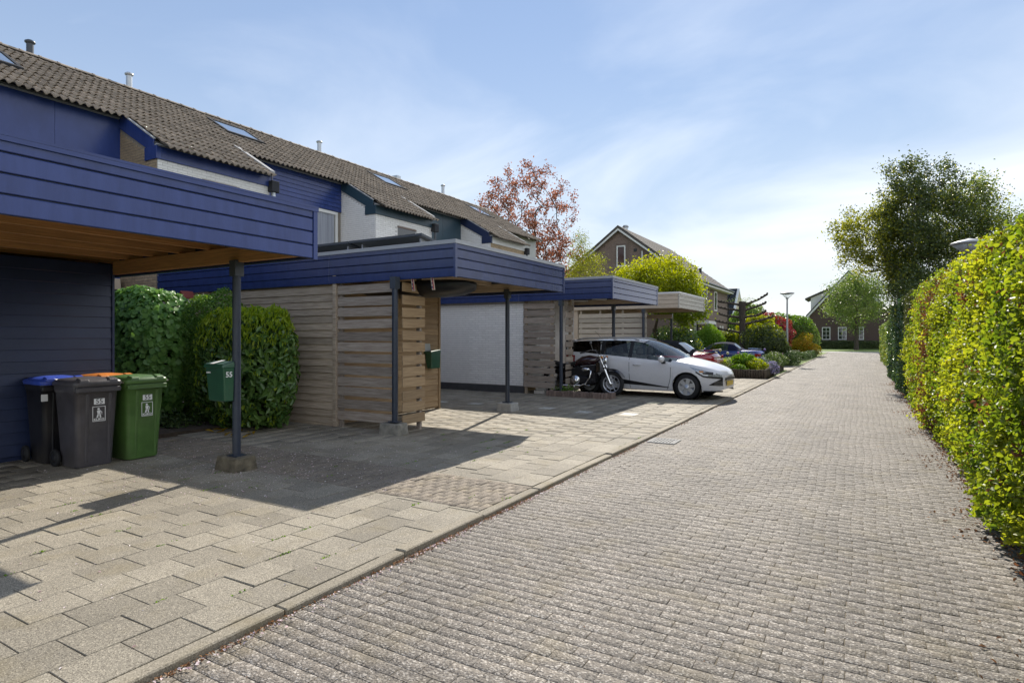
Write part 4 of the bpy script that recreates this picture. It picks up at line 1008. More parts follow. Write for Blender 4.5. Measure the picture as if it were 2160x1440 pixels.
    seat(car_w, -.60, sg * .36, seatm, 1.0)
for a_, b_ in ((.95, 1.75), (-1.85, -.95)): MB().box(a_, b_, -.62, .62, .22, .60).build('inner_arch', M['blackplastic'], car_w, local=True)
MB().box(-1.9, 1.2, -.74, .74, .20, .36).build('floor_pan', M['blackplastic'], car_w, local=True)
MB().prism([(.62, .58), (1.1, .58), (1.0, .90), (.70, .88)], 'y', -.70, .70).build('dashboard', seatm, car_w, local=True, bevel=.04)
MB().box(2.078, 2.09, -.26, .26, .33, .44).build('number_plate', plate_y, car_w, local=True)
MB().box(2.07, 2.10, -.40, .40, .47, .52).build('grille', M['blackplastic'], car_w, local=True)
MB().tube([(-1.35, 0, 1.46), (-1.55, 0, 1.66)], .004, 6).build('aerial', M['blackplastic'], car_w, local=True)
MB().box(-2.10, -1.88, -.55, .55, 1.385, 1.42).build('spoiler', wpaint, car_w, local=True, bevel=.012)
# --- two open-top cars with their hoods up, tails towards the road
def cabrio(name, loc, label, paint, L, Wd, H_, belt_h, top_x, screen_x, soft, wr, deck_h, rim_m, rz, red_tail=True, spoiler=False, rack=False):
    root = empty(name, loc, label, 'car', rz=rz)
    x0, x1 = -L / 2, L / 2; w = Wd / 2; fw, rw = L * .30, -L * .285
    a, b = screen_x; c, d = top_x            # windscreen base and header, hood rear and tail of the hood
    S = dict(x0=x0, x1=x1, wheels=(fw, rw), arch=wr + .045, wr=wr, cuts=[a, b, c, d],
      curves=dict(W=[(x0, w * .70), (x0 + .12, w * .86), (x0 + .5, w * .97), (-.4, w), (.8, w), (x1 - .6, w * .95), (x1 - .2, w * .78), (x1, w * .45)],
        bot=[(x0, .34), (x0 + .3, .24), (0, .17), (x1 - .3, .2), (x1, .26)],
        belt=[(x0, deck_h - .14), (x0 + .25, deck_h - .03), (x0 + .8, belt_h), (0, belt_h), (a, belt_h), (x1 - .7, belt_h - .09), (x1 - .25, belt_h - .20), (x1, belt_h - .36)],
        top=[(x0, deck_h - .11), (x0 + .15, deck_h), (d - .02, deck_h + .04), (d, deck_h + .05), (c, H_ - .05), ((b + c) / 2, H_), (b, H_ - .04), (a, belt_h + .10), (a + .2, belt_h + .07), (x1 - .5, belt_h - .05), (x1, belt_h - .33)],
        Wr=[(x0, w * .60), (d, w * .76), (c, w * .66), (b, w * .64), (a, w * .84), (x1 - .5, w * .72), (x1, w * .35)],
        zr=[(x0, deck_h - .12), (x0 + .2, deck_h - .02), (d, belt_h + .01), (c, H_ - .13), ((b + c) / 2, H_ - .07), (b, H_ - .11), (a, belt_h + .03), (x1 - .5, belt_h - .08), (x1, belt_h - .345)],
        bulge=[(x0, -.10), (d, -.06), (0, 0), (a, .12), (x1, .05)]))
    K = Car(root, S)
    sw0, sw1 = c + .18, a - .30
    def cls(x, j):
        if j == 4 and sw0 < x < sw1: return 'side_window'
        if j == 4 and d < x <= sw0: return 'soft_top'
        if j == 4 and sw1 <= x < a: return 'screen_pillar'
        if j >= 5:
            if b < x < a: return 'windscreen'
            if j >= 6 and d + .10 < x < c - .06: return 'rear_window'
            if d < x <= b: return 'soft_top'
        return 'body'
    K.skin(cls, dict(body=paint, side_window=M['carglass'], soft_top=soft, screen_pillar=M['blackplastic'], windscreen=M['carglass'], rear_window=M['skypane']))
    for sg in (-1, 1):
        K.patch('tail_light', redlens, x0 + .0, x0 + .26, deck_h - .30, deck_h - .16, sg, .006, 5)
        K.patch('headlight', lampglass, x1 - .4, x1 - .08, belt_h - .36, belt_h - .26, sg, .006, 5)
        K.line('door_gap', gapm, [(c + .28, .24 + .06 * i) for i in range(int((belt_h - .26) / .06))], .010, sg)
        K.line('door_gap', gapm, [(a - .12, .24 + .06 * i) for i in range(int((belt_h - .26) / .06))], .010, sg)
        K.patch('chrome_strip', M['alu'], sw0, sw1, belt_h - .005, belt_h + .008, sg, .004, 6, 1)
        for xw in (fw, rw): car_wheel(root, xw, sg * (w - .10), wr, wr - .10, rim_m, 5, .2, sg, 'spoke')
        MB().ball((a - .18, sg * (w + .07), belt_h + .07), (.06, .09, .06), 12, 8).build('mirror', paint, root, local=True)
        seat(root, -.15, sg * .34, seatm, belt_h + .02)
    MB().box(x0 + .3, x1 - .4, -w * .8, w * .8, .2, .36).build('floor_pan', M['blackplastic'], root, local=True)
    MB().box(x0 - .12, x0 - .105, -.26, .26, .42, .53).build('number_plate', plate_y, root, local=True)
    MB().box(x0 - .10, x0 - .02, -w * .62, w * .62, deck_h - .30, deck_h - .19).build('tail_panel', redlens if red_tail else paint, root, local=True, bevel=.01)
    MB().tube([(x0 - .04, -w * .84, .50), (x0 - .14, -w * .45, .49), (x0 - .16, 0, .49), (x0 - .14, w * .45, .49), (x0 - .04, w * .84, .50)], .055, 10).build('bumper', paint, root, local=True)
    if spoiler:
        MB().prism([(x0 + .02, deck_h + .075), (x0 + .26, deck_h + .06), (x0 + .28, deck_h + .085), (x0 + .0, deck_h + .11)], 'y', -w * .74, w * .74).build('spoiler', paint, root, local=True, bevel=.01)
    if rack:
        rk = MB()
        for yy in (-.36, -.12, .12, .36): rk.tube([(x0 + .14, yy, deck_h + .075), (x0 + .62, yy, deck_h + .095)], .011, 6)
        for xx in (x0 + .16, x0 + .60): rk.tube([(xx, -.40, deck_h + .08), (xx, .40, deck_h + .08)], .011, 6)
        for xx in (x0 + .2, x0 + .56):
            for yy in (-.36, .36): rk.tube([(xx, yy, deck_h - .01), (xx, yy, deck_h + .09)], .009, 6)
        rk.build('luggage_rack', M['chrome'], root, local=True)
        MB().tube([(x0 + .12, -.3, deck_h), (x0 + .10, -.3, deck_h + .2)], .008, 6).build('aerial', M['chrome'], root, local=True)
    return root
redpaint = mat('dark_red_car_paint', (0.30, 0.014, 0.034), 0.25, var=0.05, coat=0.9)
bluepaint = mat('blue_car_paint', (0.018, 0.045, 0.27), 0.25, var=0.05, coat=0.9)
softblk = mat('black_soft_top', (0.016, 0.017, 0.020), 0.95, var=0.2, scale=30, spec=0.12)
softblue = mat('navy_soft_top', (0.014, 0.018, 0.045), 0.95, var=0.2, scale=30, spec=0.12)
cabrio('convertible_car', (-6.22, 19.55, 0), 'dark red convertible with black soft top and tail spoiler, beyond the white car', redpaint, 4.55, 1.71, 1.40, .90, (-1.10, -1.62), (1.02, .42), softblk, .31, .99, silver, math.pi, True, True)
cabrio('convertible_car', (-6.15, 31.5, 0), 'blue two-seat roadster with navy soft top and chrome boot rack, behind the flower bed', bluepaint, 3.92, 1.68, 1.235, .80, (-.62, -1.05), (.78, .22), softblue, .29, .83, silver, math.pi, False, False, True)
# ------------------------------------------------------------------ motorbike
mb_ = empty('motorbike', (-6.22, 14.20, 0.0), 'black cruiser motorbike with chrome forks, parked between pallet screen and white car', 'motorbike')
blk = mat('gloss_black_paint', (0.010, 0.009, 0.011), 0.12, var=0.1, coat=1.0); maroon = mat('maroon_tank_paint', (0.022, 0.004, 0.007), 0.15, coat=1.0)
eng = mat('engine_black', (0.018, 0.018, 0.022), 0.45, 0.3, var=0.3, scale=20)
rimm = mat('pale_machined_rim', (0.60, 0.62, 0.68), 0.3, 0.7, var=0.04)
for xw, nm in ((.80, 'front'), (-.80, 'rear')):
    w_ = empty('wheel', (xw, 0, .32), parent=mb_)
    MB().torus((0, 0, 0), .268, .054, 'y', 40, 12).build('tyre', M['rubber'], w_, local=True)
    MB().lathe([(.222, -.035), (.205, -.035), (.205, .035), (.222, .035), (.222, -.035)], 40, axis='y', caps=False).build('rim', rimm, w_, local=True)
    sp_ = MB()
    for k in range(9):
        a = 2 * math.pi * k / 9 + .35; sp_.tube([(.03 * math.cos(a), -.012, .03 * math.sin(a)), (.212 * math.cos(a), -.026, .212 * math.sin(a))], [.012, .008], 6)
    sp_.build('spoke', rimm, w_, local=True)
    MB().lathe([(.035, -.06), (.04, -.05), (.04, .05), (.035, .06)], 14, axis='y').build('hub', M['chrome'], w_, local=True)
    MB().lathe([(.14, -.046), (.10, -.046), (.10, -.042), (.14, -.042), (.14, -.046)], 28, axis='y', caps=False).build('brake_disc', M['alu'], w_, local=True)
for sg in (-1, 1):
    MB().tube([(.80, sg * .085, .32), (.655, sg * .085, .66)], .030, 12).build('fork_leg', M['chrome'], mb_, local=True)
    MB().tube([(.655, sg * .085, .66), (.50, sg * .085, 1.02)], .022, 12).build('fork_tube', M['chrome'], mb_, local=True)
    MB().tube([(.47, sg * .03, 1.05), (.44, sg * .16, 1.15), (.36, sg * .32, 1.16), (.20, sg * .40, 1.10)], .013, 8).build('handlebar', blk, mb_, local=True)
    MB().tube([(.24, sg * .385, 1.112), (.12, sg * .43, 1.085)], .019, 8).build('grip', M['blackplastic'], mb_, local=True)
    MB().tube([(.40, sg * .26, 1.16), (.38, sg * .34, 1.30)], .006, 6).build('mirror_stem', M['chrome'], mb_, local=True)
    MB().ball((.38, sg * .36, 1.34), (.02, .065, .04), 12, 8).build('mirror', blk, mb_, local=True)
    MB().ball((.60, sg * .17, .98), (.032, .032, .032), 10, 8).build('indicator', amber, mb_, local=True)
MB().box(.45, .55, -.12, .12, .98, 1.01).build('fork_yoke', M['chrome'], mb_, local=True, bevel=.01)
MB().box(.60, .70, -.12, .12, .70, .73).build('fork_yoke', blk, mb_, local=True, bevel=.01)
MB().lathe([(.02, .0), (.07, .02), (.088, .09), (.088, .12), (.0, .125)], 20, (.55, 0, .90), axis='x').build('headlight', M['chrome'], mb_, local=True)
V, F = [], []
for i in range(15):
    a = R(28 + 135 * i / 14); 
    for sy, k in ((-.085, .0), (-.06, .035), (0, .05), (.06, .035), (.085, .0)): V.append((.80 + (.335 + k) * math.cos(a), sy, .32 + (.335 + k) * math.sin(a)))
MB().add(V, [(i*5+j, (i+1)*5+j, (i+1)*5+j+1, i*5+j+1) for i in range(14) for j in range(4)], True).build('front_fender', blk, mb_, local=True)
V = []
for i in range(15):
    a = R(20 + 150 * i / 14)
    for sy, k in ((-.11, .0), (-.08, .05), (0, .07), (.08, .05), (.11, .0)): V.append((-.80 + (.335 + k) * math.cos(a), sy, .34 + (.335 + k) * math.sin(a)))
MB().add(V, [(i*5+j, (i+1)*5+j, (i+1)*5+j+1, i*5+j+1) for i in range(14) for j in range(4)], True).build('rear_fender', blk, mb_, local=True)
V = []
for x, z, ry, rz in ((.46, .90, .05, .06), (.38, .90, .12, .10), (.2, .90, .16, .13), (0, .87, .16, .12), (-.16, .82, .11, .08), (-.24, .79, .05, .04)):
    for j in range(14):
        t = 2 * math.pi * j / 14; V.append((x, ry * math.cos(t), z + rz * math.sin(t)))
MB().add(V, [(i*14+j, i*14+(j+1)%14, (i+1)*14+(j+1)%14, (i+1)*14+j) for i in range(5) for j in range(14)] + [tuple(range(14)), tuple(range(70, 84))], True).build('fuel_tank', maroon, mb_, local=True)
MB().prism([(-.12, .80), (-.35, .70), (-.62, .72), (-.85, .82), (-.86, .88), (-.60, .80), (-.38, .79), (-.14, .88)], 'y', -.15, .15).build('saddle', M['rubber'], mb_, local=True, bevel=.03)
MB().prism([(-.25, .30), (.30, .28), (.36, .42), (.10, .50), (-.30, .50)], 'y', -.16, .16).build('crankcase', eng, mb_, local=True, bevel=.03)
MB().prism([(-.40, .34), (.20, .50), (.36, .62), (.40, .78), (-.10, .72), (-.45, .62)], 'y', -.09, .09).build('engine_block', eng, mb_, local=True, bevel=.02)
MB().prism([(-.72, .30), (-.30, .30), (-.28, .66), (-.60, .70)], 'y', -.13, .13).build('side_cover', blk, mb_, local=True, bevel=.03)
MB().prism([(.38, .58), (.52, .60), (.50, .86), (.40, .88)], 'y', -.10, .10).build('fork_cover', blk, mb_, local=True, bevel=.03)
MB().lathe([(.0, -.215), (.10, -.21), (.125, -.18), (.125, -.14)], 22, (-.12, 0, .40), axis='y').build('clutch_cover', M['chrome'], mb_, local=True)
for ang, xx in ((24, .10), (-24, -.02)):
    cy = MB()
    for k in range(8):
        q = .03 * k; cx, cz = xx + math.sin(R(ang)) * (.05 + q), .50 + math.cos(R(ang)) * (.02 + q)
        cy.lathe([(.085 - .0015 * k, cz - .007), (.09 - .0015 * k, cz), (.085 - .0015 * k, cz + .007)], 16, (cx, 0, 0), smooth=False)
        cy.lathe([(.065, cz), (.065, cz + .03)], 12, (cx, 0, 0))
    cy.build('cylinder', eng, mb_, local=True)
MB().ball((.16, -.17, .67), (.115, .05, .055), 16, 10).build('air_cleaner', M['chrome'], mb_, local=True)
MB().tube([(.22, -.10, .66), (.30, -.15, .62), (.27, -.17, .46), (.16, -.18, .30), (.02, -.19, .25)], .021, 12).build('exhaust_header', M['chrome'], mb_, local=True)
MB().tube([(.02, -.19, .25), (-.5, -.20, .24), (-1.15, -.20, .26)], [.03, .045, .048], 12).build('exhaust_pipe', M['chrome'], mb_, local=True)
MB().tube([(.48, 0, .98), (.36, 0, .62), (.34, 0, .28), (0, 0, .24), (-.5, 0, .28), (-.8, 0, .32)], .026, 10).build('frame', blk, mb_, local=True)
MB().tube([(.44, 0, .92), (-.2, 0, .72), (-.8, 0, .62)], .024, 10).build('frame_rail', blk, mb_, local=True)
MB().prism([(.30, .30), (.40, .34), (.36, .60), (.28, .60)], 'y', -.11, .11).build('radiator', eng, mb_, local=True, bevel=.01)
MB().tube([(.55, -.1, .98), (.62, -.12, .85), (.60, -.10, .70), (.66, -.09, .55), (.74, -.07, .42)], .007, 6).build('brake_hose', M['blackplastic'], mb_, local=True)
MB().tube([(.15, -.2, .28), (.22, -.28, .27), (.32, -.28, .27)], .014, 8).build('foot_peg', M['chrome'], mb_, local=True)
MB().tube([(-.05, .12, .26), (-.10, .26, .01)], .012, 6).build('kickstand', blk, mb_, local=True)
# ------------------------------------------------------------------ wheelie bins
def rrect(hx, hy, r, n=5):
    out = []
    for cx, cy, a0 in ((hx - r, hy - r, 0), (-hx + r, hy - r, 90), (-hx + r, -hy + r, 180), (hx - r, -hy + r, 270)):
        for i in range(n): a = R(a0 + 90 * i / (n - 1)); out.append((cx + r * math.cos(a), cy + r * math.sin(a)))
    return out
def loft(rings, name, m, parent, smooth=True):
    n = len(rings[0]); vs = [p for r_ in rings for p in r_]; k = len(rings)
    mbx = MB().add(vs, [(i*n+j, i*n+(j+1)%n, (i+1)*n+(j+1)%n, (i+1)*n+j) for i in range(k-1) for j in range(n)], smooth)
    mbx.add(rings[0], [tuple(range(n))[::-1]]); mbx.add(rings[-1], [tuple(range(n))])
    return mbx.build(name, m, parent, local=True)
def logo(parent, x, y, z, m):
    """square outline, a figure dropping litter and the letters below, facing +x"""
    b = MB(); s = .068; t = .006
    for (y0, y1, z0, z1) in ((-s, s, s + .012, s + .012 + t), (-s, s, -s - .012 - t, -s - .012), (-s, -s + t, -s - .012, s + .012), (s - t, s, -s - .012, s + .012)):
        b.box(x, x + .0015, y + y0, y + y1, z + z0, z + z1)
    def poly(pts): b.prism([(y + p[0], z + p[1]) for p in pts], 'x', x, x + .0015)
    poly([(-.005 + .013 * math.cos(a), .055 + .013 * math.sin(a)) for a in np.linspace(0, 6.28, 11)[:-1]])
    poly([(-.022, .036), (.012, .042), (.016, .0), (-.016, .0)])
    poly([(-.016, -.002), (.0, -.002), (-.010, -.045), (-.028, -.045)])
    poly([(.002, -.002), (.016, -.002), (.024, -.045), (.008, -.045)])
    poly([(.012, .040), (.034, .018), (.030, .002), (.024, .004), (.026, .018), (.010, .030)])
    poly([(.026, -.008), (.034, -.008), (.034, -.001), (.026, -.001)])
    o = b.build('recycling_mark', m, parent, local=True)
    text('letters', 'KLIKO', .034, m, parent, (x + .0012, y, z - .064), (R(90), 0, R(90)), True, .0006, .0012, sx=1.15)
    return o
def bin_(x, y, body_m, lid_m, label, number=True, rz=0.0):
    r_ = empty('wheelie_bin', (x, y, 0), label, 'wheelie bin', 'wheelie bins by the blue shed', rz)
    rings = []
    for z, hx, hy, rr in ((.012, .195, .185, .05), (.03, .200, .190, .05), (.55, .232, .212, .05), (.86, .250, .228, .05), (.865, .258, .236, .05), (.90, .262, .238, .05), (.935, .262, .238, .05)):
        rings.append([(px, py, z) for px, py in rrect(hx, hy, rr)])
    body = loft(rings, 'bin_body', body_m, r_)
    for sy in (-.10, .135):
        MB().hexa([(.195, sy - .012, .06), (.212, sy - .012, .06), (.212, sy + .012, .06), (.195, sy + .012, .06), (.240, sy - .018, .85), (.258, sy - .018, .85), (.258, sy + .018, .85), (.240, sy + .018, .85)]).build('rib', body_m, body, local=True, bevel=.006)
    MB().box(.245, .300, -.235, .235, .868, .925).build('lifting_rim', body_m, body, local=True, bevel=.01)
    MB().box(.290, .306, -.225, .225, .868, .880).build('rim_edge', body_m, body, local=True, bevel=.004)
    lid = loft([[(px + .01, py, z) for px, py in rrect(hx, hy, .06)] for z, hx, hy in ((.937, .285, .250), (.965, .292, .256), (.99, .285, .248), (1.015, .23, .20), (1.03, .12, .10))], 'lid', lid_m, r_)
    for sy in (-.15, .15): MB().hexa([(.20, sy - .05, .97), (.305, sy - .05, .965), (.305, sy + .05, .965), (.20, sy + .05, .97), (.20, sy - .05, 1.035), (.295, sy - .05, 1.015), (.295, sy + .05, 1.015), (.20, sy + .05, 1.035)]).build('lid_grip', lid_m, lid, local=True, bevel=.012)
    MB().tube([(-.30, -.2, .99), (-.33, -.2, .99), (-.33, .2, .99), (-.30, .2, .99)], .016, 8).build('handle', body_m, r_, local=True)
    for sy in (-.235, .235):
        w_ = MB().lathe([(.0, -.022), (.07, -.022), (.095, -.018), (.10, -.008), (.10, .008), (.095, .018), (.07, .022), (.0, .022)], 22, (-.20, sy, .10), axis='y').build('wheel', M['rubber'], r_, local=True)
        MB().lathe([(.0, -.027), (.055, -.025), (.06, -.02)], 18, (-.20, sy, .10), axis='y').build('hub', M['blackplastic'], w_, local=True)
    if number:
        fx = lambda z: .200 + (z - .03) / .83 * .05 + .0035
        pl = MB().box(fx(.755), fx(.755) + .002, -.0365, .0765, .722, .788).build('number_sticker', M['white_print'], r_, local=True)
        text('digits', '55', .078, M['black_print'], pl, (fx(.755) + .003, .02, .755), (R(90), 0, R(90)), True, .0006, .0)
        logo(r_, fx(.60) + .002, .02, .612, M['white_print'])
    return r_
pg = lambda n, c: mat(n, c, 0.38, var=0.22, scale=5, dirt=0.5, bump=0.15, bscale=60)
grey_b, green_b, black_b = pg('dark_grey_bin_plastic', (0.075, 0.070, 0.078)), pg('green_bin_plastic', (0.075, 0.155, 0.038)), pg('black_bin_plastic', (0.012, 0.012, 0.016))
blue_l, orange_l = pg('blue_bin_lid', (0.035, 0.075, 0.42)), pg('orange_bin_lid', (0.62, 0.20, 0.025))
bin_(-7.84, 3.50, grey_b, grey_b, 'dark grey wheelie bin numbered 55, in front of the blue-lidded one')
bin_(-7.84, 4.03, green_b, green_b, 'green wheelie bin numbered 55, right of the grey one', rz=R(2))
b0 = bin_(-8.43, 3.43, black_b, blue_l, 'black wheelie bin with a bright blue lid by the shed wall', False, R(-3))
MB().box(.262, .2635, -.235, -.17, .75, .83).build('sticker', M['white_print'], b0, local=True)
bin_(-8.42, 3.98, black_b, orange_l, 'wheelie bin with an orange lid, behind the green bin', False)
st = tag(MB().box(-7.66, -7.60, 3.78, 4.32, .948, .962).build('stick', M['palewood'], None), 'thin wooden lath lying across the front of the green bin', 'lath')
st.location.x += .0; st.location.z = .945
# ------------------------------------------------------------------ letterboxes
lgreen = mat('green_letterbox', (0.020, 0.085, 0.045), 0.32, var=0.08, coat=0.3)
def letterbox(x0, x1, y0, y1, z0, z1, label, tape=False):
    L_ = empty('letterbox', ((x0 + x1) / 2, (y0 + y1) / 2, z0), label, 'letterbox')
    t = .035
    MB().hexa([(x0 + t, y0 + .02, z0), (x1 - .01, y0 + .02, z0), (x1 - .01, y1, z0), (x0 + t, y1, z0), (x0, y0, z1 - .05), (x1, y0, z1 - .05), (x1, y1, z1 - .05), (x0, y1, z1 - .05)]).build('box_body', lgreen, L_, bevel=.012)
    MB().hexa([(x0 - .012, y0 - .02, z1 - .065), (x1 + .008, y0 - .02, z1 - .065), (x1 + .008, y1, z1 - .065), (x0 - .012, y1, z1 - .065), (x0 - .004, y0 - .012, z1 - .022), (x1, y0 - .012, z1 - .022), (x1, y1, z1 + .01), (x0 - .004, y1, z1 + .01)]).build('lid', lgreen, L_, bevel=.008)
    return L_
L1 = letterbox(-6.43, -6.09, 4.07, 4.205, .775, 1.215, 'green letterbox numbered 55 fixed to the nearest steel carport post')
text('digits', '55', .085, M['white_print'], L1, (-6.0875, 4.135, 1.075), (R(90), 0, R(90)), False, .0006, .0015)
MB().hexa([(-6.32, 4.055, 1.199), (-6.25, 4.055, 1.199), (-6.25, 4.2, 1.231), (-6.32, 4.2, 1.231), (-6.32, 4.055, 1.2), (-6.25, 4.055, 1.2), (-6.25, 4.2, 1.233), (-6.32, 4.2, 1.233)]).build('tape', M['white_print'], L1)
MB().box(-6.40, -6.33, 4.066, 4.07, 1.09, 1.105).build('slot_mark', M['white_print'], L1)
L2 = letterbox(-7.60, -7.43, 9.47, 9.78, .86, 1.23, 'green letterbox on the brown inner boards of the timber store')
MB().hexa([(-7.605, 9.47, 1.20), (-7.595, 9.47, 1.20), (-7.595, 9.66, 1.20), (-7.605, 9.66, 1.20), (-7.605, 9.45, 1.36), (-7.595, 9.45, 1.36), (-7.595, 9.64, 1.36), (-7.605, 9.64, 1.36)]).build('notice_plate', M['palegrey'], L2)
# ------------------------------------------------------------------ plants
LM = {}
LM['beech'] = leaf_mat('young_beech_leaf', (0.125, 0.195, 0.022), (0.345, 0.375, 0.040), 0.50, 0.45, 1.75)
LM['dead'] = leaf_mat('dry_beech_leaf', (0.119, 0.056, 0.031), (0.280, 0.119, 0.049), 0.35, 0.6, 1.3)
LM['heart'] = leaf_mat('heart_leaf', (0.10, 0.225, 0.05), (0.19, 0.35, 0.08), 0.35, 0.40, 1.4)
LM['box'] = leaf_mat('privet_leaf', (0.067, 0.162, 0.027), (0.171, 0.285, 0.038), 0.35, 0.38, 1.5)
LM['laurel'] = leaf_mat('laurel_leaf', (0.063, 0.147, 0.034), (0.158, 0.263, 0.059), 0.25, 0.25, 1.4, 0.6)
LM['shoot'] = leaf_mat('new_shoot_leaf', (0.20, 0.32, 0.02), (0.38, 0.46, 0.035), 0.45, 0.4, 1.4)
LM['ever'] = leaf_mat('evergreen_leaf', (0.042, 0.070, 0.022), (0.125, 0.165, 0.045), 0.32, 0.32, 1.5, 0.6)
LM['gold'] = leaf_mat('yellow_and_backlit_leaf', (0.140, 0.180, 0.022), (0.330, 0.325, 0.040), 0.50, 0.4, 1.6)  # yellow leaves; also carries the backlight coloured into the evergreen's left sprays
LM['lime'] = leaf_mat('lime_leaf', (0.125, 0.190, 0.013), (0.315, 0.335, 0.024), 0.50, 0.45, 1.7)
LM['maple'] = leaf_mat('copper_leaf', (0.17, 0.075, 0.050), (0.36, 0.165, 0.095), 0.45, 0.5, 1.5)
LM['mid'] = leaf_mat('mid_green_leaf', (0.088, 0.152, 0.035), (0.200, 0.264, 0.064), 0.45, 0.4, 1.5)
LM['redleaf'] = leaf_mat('red_photinia_leaf', (0.156, 0.023, 0.023), (0.416, 0.046, 0.039), 0.35, 0.25, 1.4, 0.6)
LM['yellow'] = leaf_mat('yellow_blossom', (0.32, 0.20, 0.015), (0.60, 0.38, 0.02), 0.4, 0.5, 1.3)
LM['conifer'] = leaf_mat('bright_conifer', (0.072, 0.168, 0.013), (0.216, 0.360, 0.029), 0.35, 0.5, 1.6)
LM['yew'] = leaf_mat('dull_yew', (0.051, 0.071, 0.017), (0.128, 0.145, 0.031), 0.3, 0.5, 1.3)
LM['ivy'] = leaf_mat('ivy_leaf', (0.034, 0.085, 0.024), (0.102, 0.178, 0.051), 0.2, 0.2, 1.5, 0.7)
LM['purple'] = leaf_mat('lilac_blossom', (0.26, 0.22, 0.42), (0.46, 0.42, 0.62), 0.3, 0.6, 1.2)
LM['petal'] = leaf_mat('fallen_petal', (0.60, 0.42, 0.45), (0.80, 0.74, 0.74), 0.2, 0.6, 1.1)
LM['litter'] = leaf_mat('brown_litter', (0.16, 0.085, 0.045), (0.40, 0.21, 0.09), 0.2, 0.7, 1.2)
LM['cover'] = leaf_mat('ground_cover_leaf', (0.036, 0.072, 0.022), (0.099, 0.153, 0.040), 0.3, 0.4, 1.4)
def foliage(parent, name, m, P, N, size, aspect=1.6, fold=.25, spread=.7, droop=0.0, tone=None, quad=False):
    V, F, k = leaf_arrays(P, N, size, aspect, fold, spread, droop, quad=quad)
    t = rng.random(len(P)) if tone is None else np.clip(tone + rng.normal(0, .16, len(P)), 0, 1)
    return np_mesh(name, V, F, m, parent, np.repeat(t, k), kind='stuff')
def ell(n, c, r, seed=1, lump=.16, depth=.16, zmin=None, flat=0.0):
    D = rng.normal(0, 1, (n, 3)); D /= np.linalg.norm(D, axis=1, keepdims=True)
    rad = (1 + lump * lumps(7, seed)(D)) * (1 - np.abs(rng.normal(0, depth, n)))
    P = D * rad[:, None] * np.array(r) + np.array(c); N = D / np.array(r); N /= np.linalg.norm(N, axis=1, keepdims=True)
    if zmin is not None: k = P[:, 2] > zmin; P, N = P[k], N[k]
    return P, N
def squashed(n, c, r, p=4.0, seed=1, lump=.06, depth=.10, zmin=.03):
    """rounded-box hedge: superellipsoid shell"""
    D = rng.normal(0, 1, (n, 3)); D /= np.linalg.norm(D, axis=1, keepdims=True)
    s = 1 / (np.abs(D) ** p).sum(1) ** (1 / p); rad = s * (1 + lump * lumps(9, seed)(D * 1.4)) * (1 - np.abs(rng.normal(0, depth, n)))
    P = D * rad[:, None] * np.array(r) + np.array(c); N = np.sign(D) * np.abs(D) ** (p - 1) / np.array(r); N /= np.linalg.norm(N, axis=1, keepdims=True)
    k = P[:, 2] > zmin; return P[k], N[k]
def stems(parent, base, tips, r=.012, m=None, name='stem'):
    b = MB()
    for t in tips:
        q = Vector(base) + Vector((random.uniform(-.1, .1), random.uniform(-.1, .1), 0)); t = Vector(t)
        b.tube([q, q.lerp(t, .5) + Vector((random.uniform(-.06, .06), random.uniform(-.06, .06), .05)), t], [r, r * .7, r * .3], 5)
    return b.build(name, m or M['twig'], parent)
def shrub(name, label, c, r, n, size, m, cat='shrub', group=None, p=None, tone=None, inner=True, spread=.7, aspect=1.7, seed=None, lump=.16, droop=0.0, depth=.16, fold=.25, m2=None, f2=0.0):
    seed = seed or int(abs(c[0] * 37 + c[1] * 11)) + 3
    T = empty(name, (c[0], c[1], max(0, c[2] - r[2])), label, cat, group)
    f = (lambda nn, rr, lu, de: squashed(nn, c, rr, p, seed, lu, de)) if p else (lambda nn, rr, lu, de: ell(nn, c, rr, seed, lu, de, zmin=max(.02, c[2] - r[2] * .98)))
    P, N = f(n, r, lump, depth)
    tn = None if tone is None else tone(P)
    if m2 is not None:
        k = rng.random(len(P)) < (f2(P) if callable(f2) else f2)
        foliage(T, 'new_growth', m2, P[k], N[k], size * rng.uniform(.8, 1.2, k.sum()), aspect, fold, spread, droop)
        P, N = P[~k], N[~k]; tn = None if tn is None else tn[~k]
    foliage(T, 'foliage', m, P, N, size * rng.uniform(.7, 1.25, len(P)), aspect, fold, spread, droop, tn)
    if inner:
        P, N = f(max(200, n // 4), tuple(q * .72 for q in r), lump, .25)
        foliage(T, 'inner_foliage', m, P, N, size * 1.9, aspect, fold, 1.2, quad=True)
    stems(T, (c[0], c[1], max(0.0, c[2] - r[2])), [(c[0] + random.uniform(-.6, .6) * r[0], c[1] + random.uniform(-.6, .6) * r[1], c[2] + random.uniform(-.2, .5) * r[2]) for _ in range(7)], min(.03, .03 * r[2] + .005))
    return T
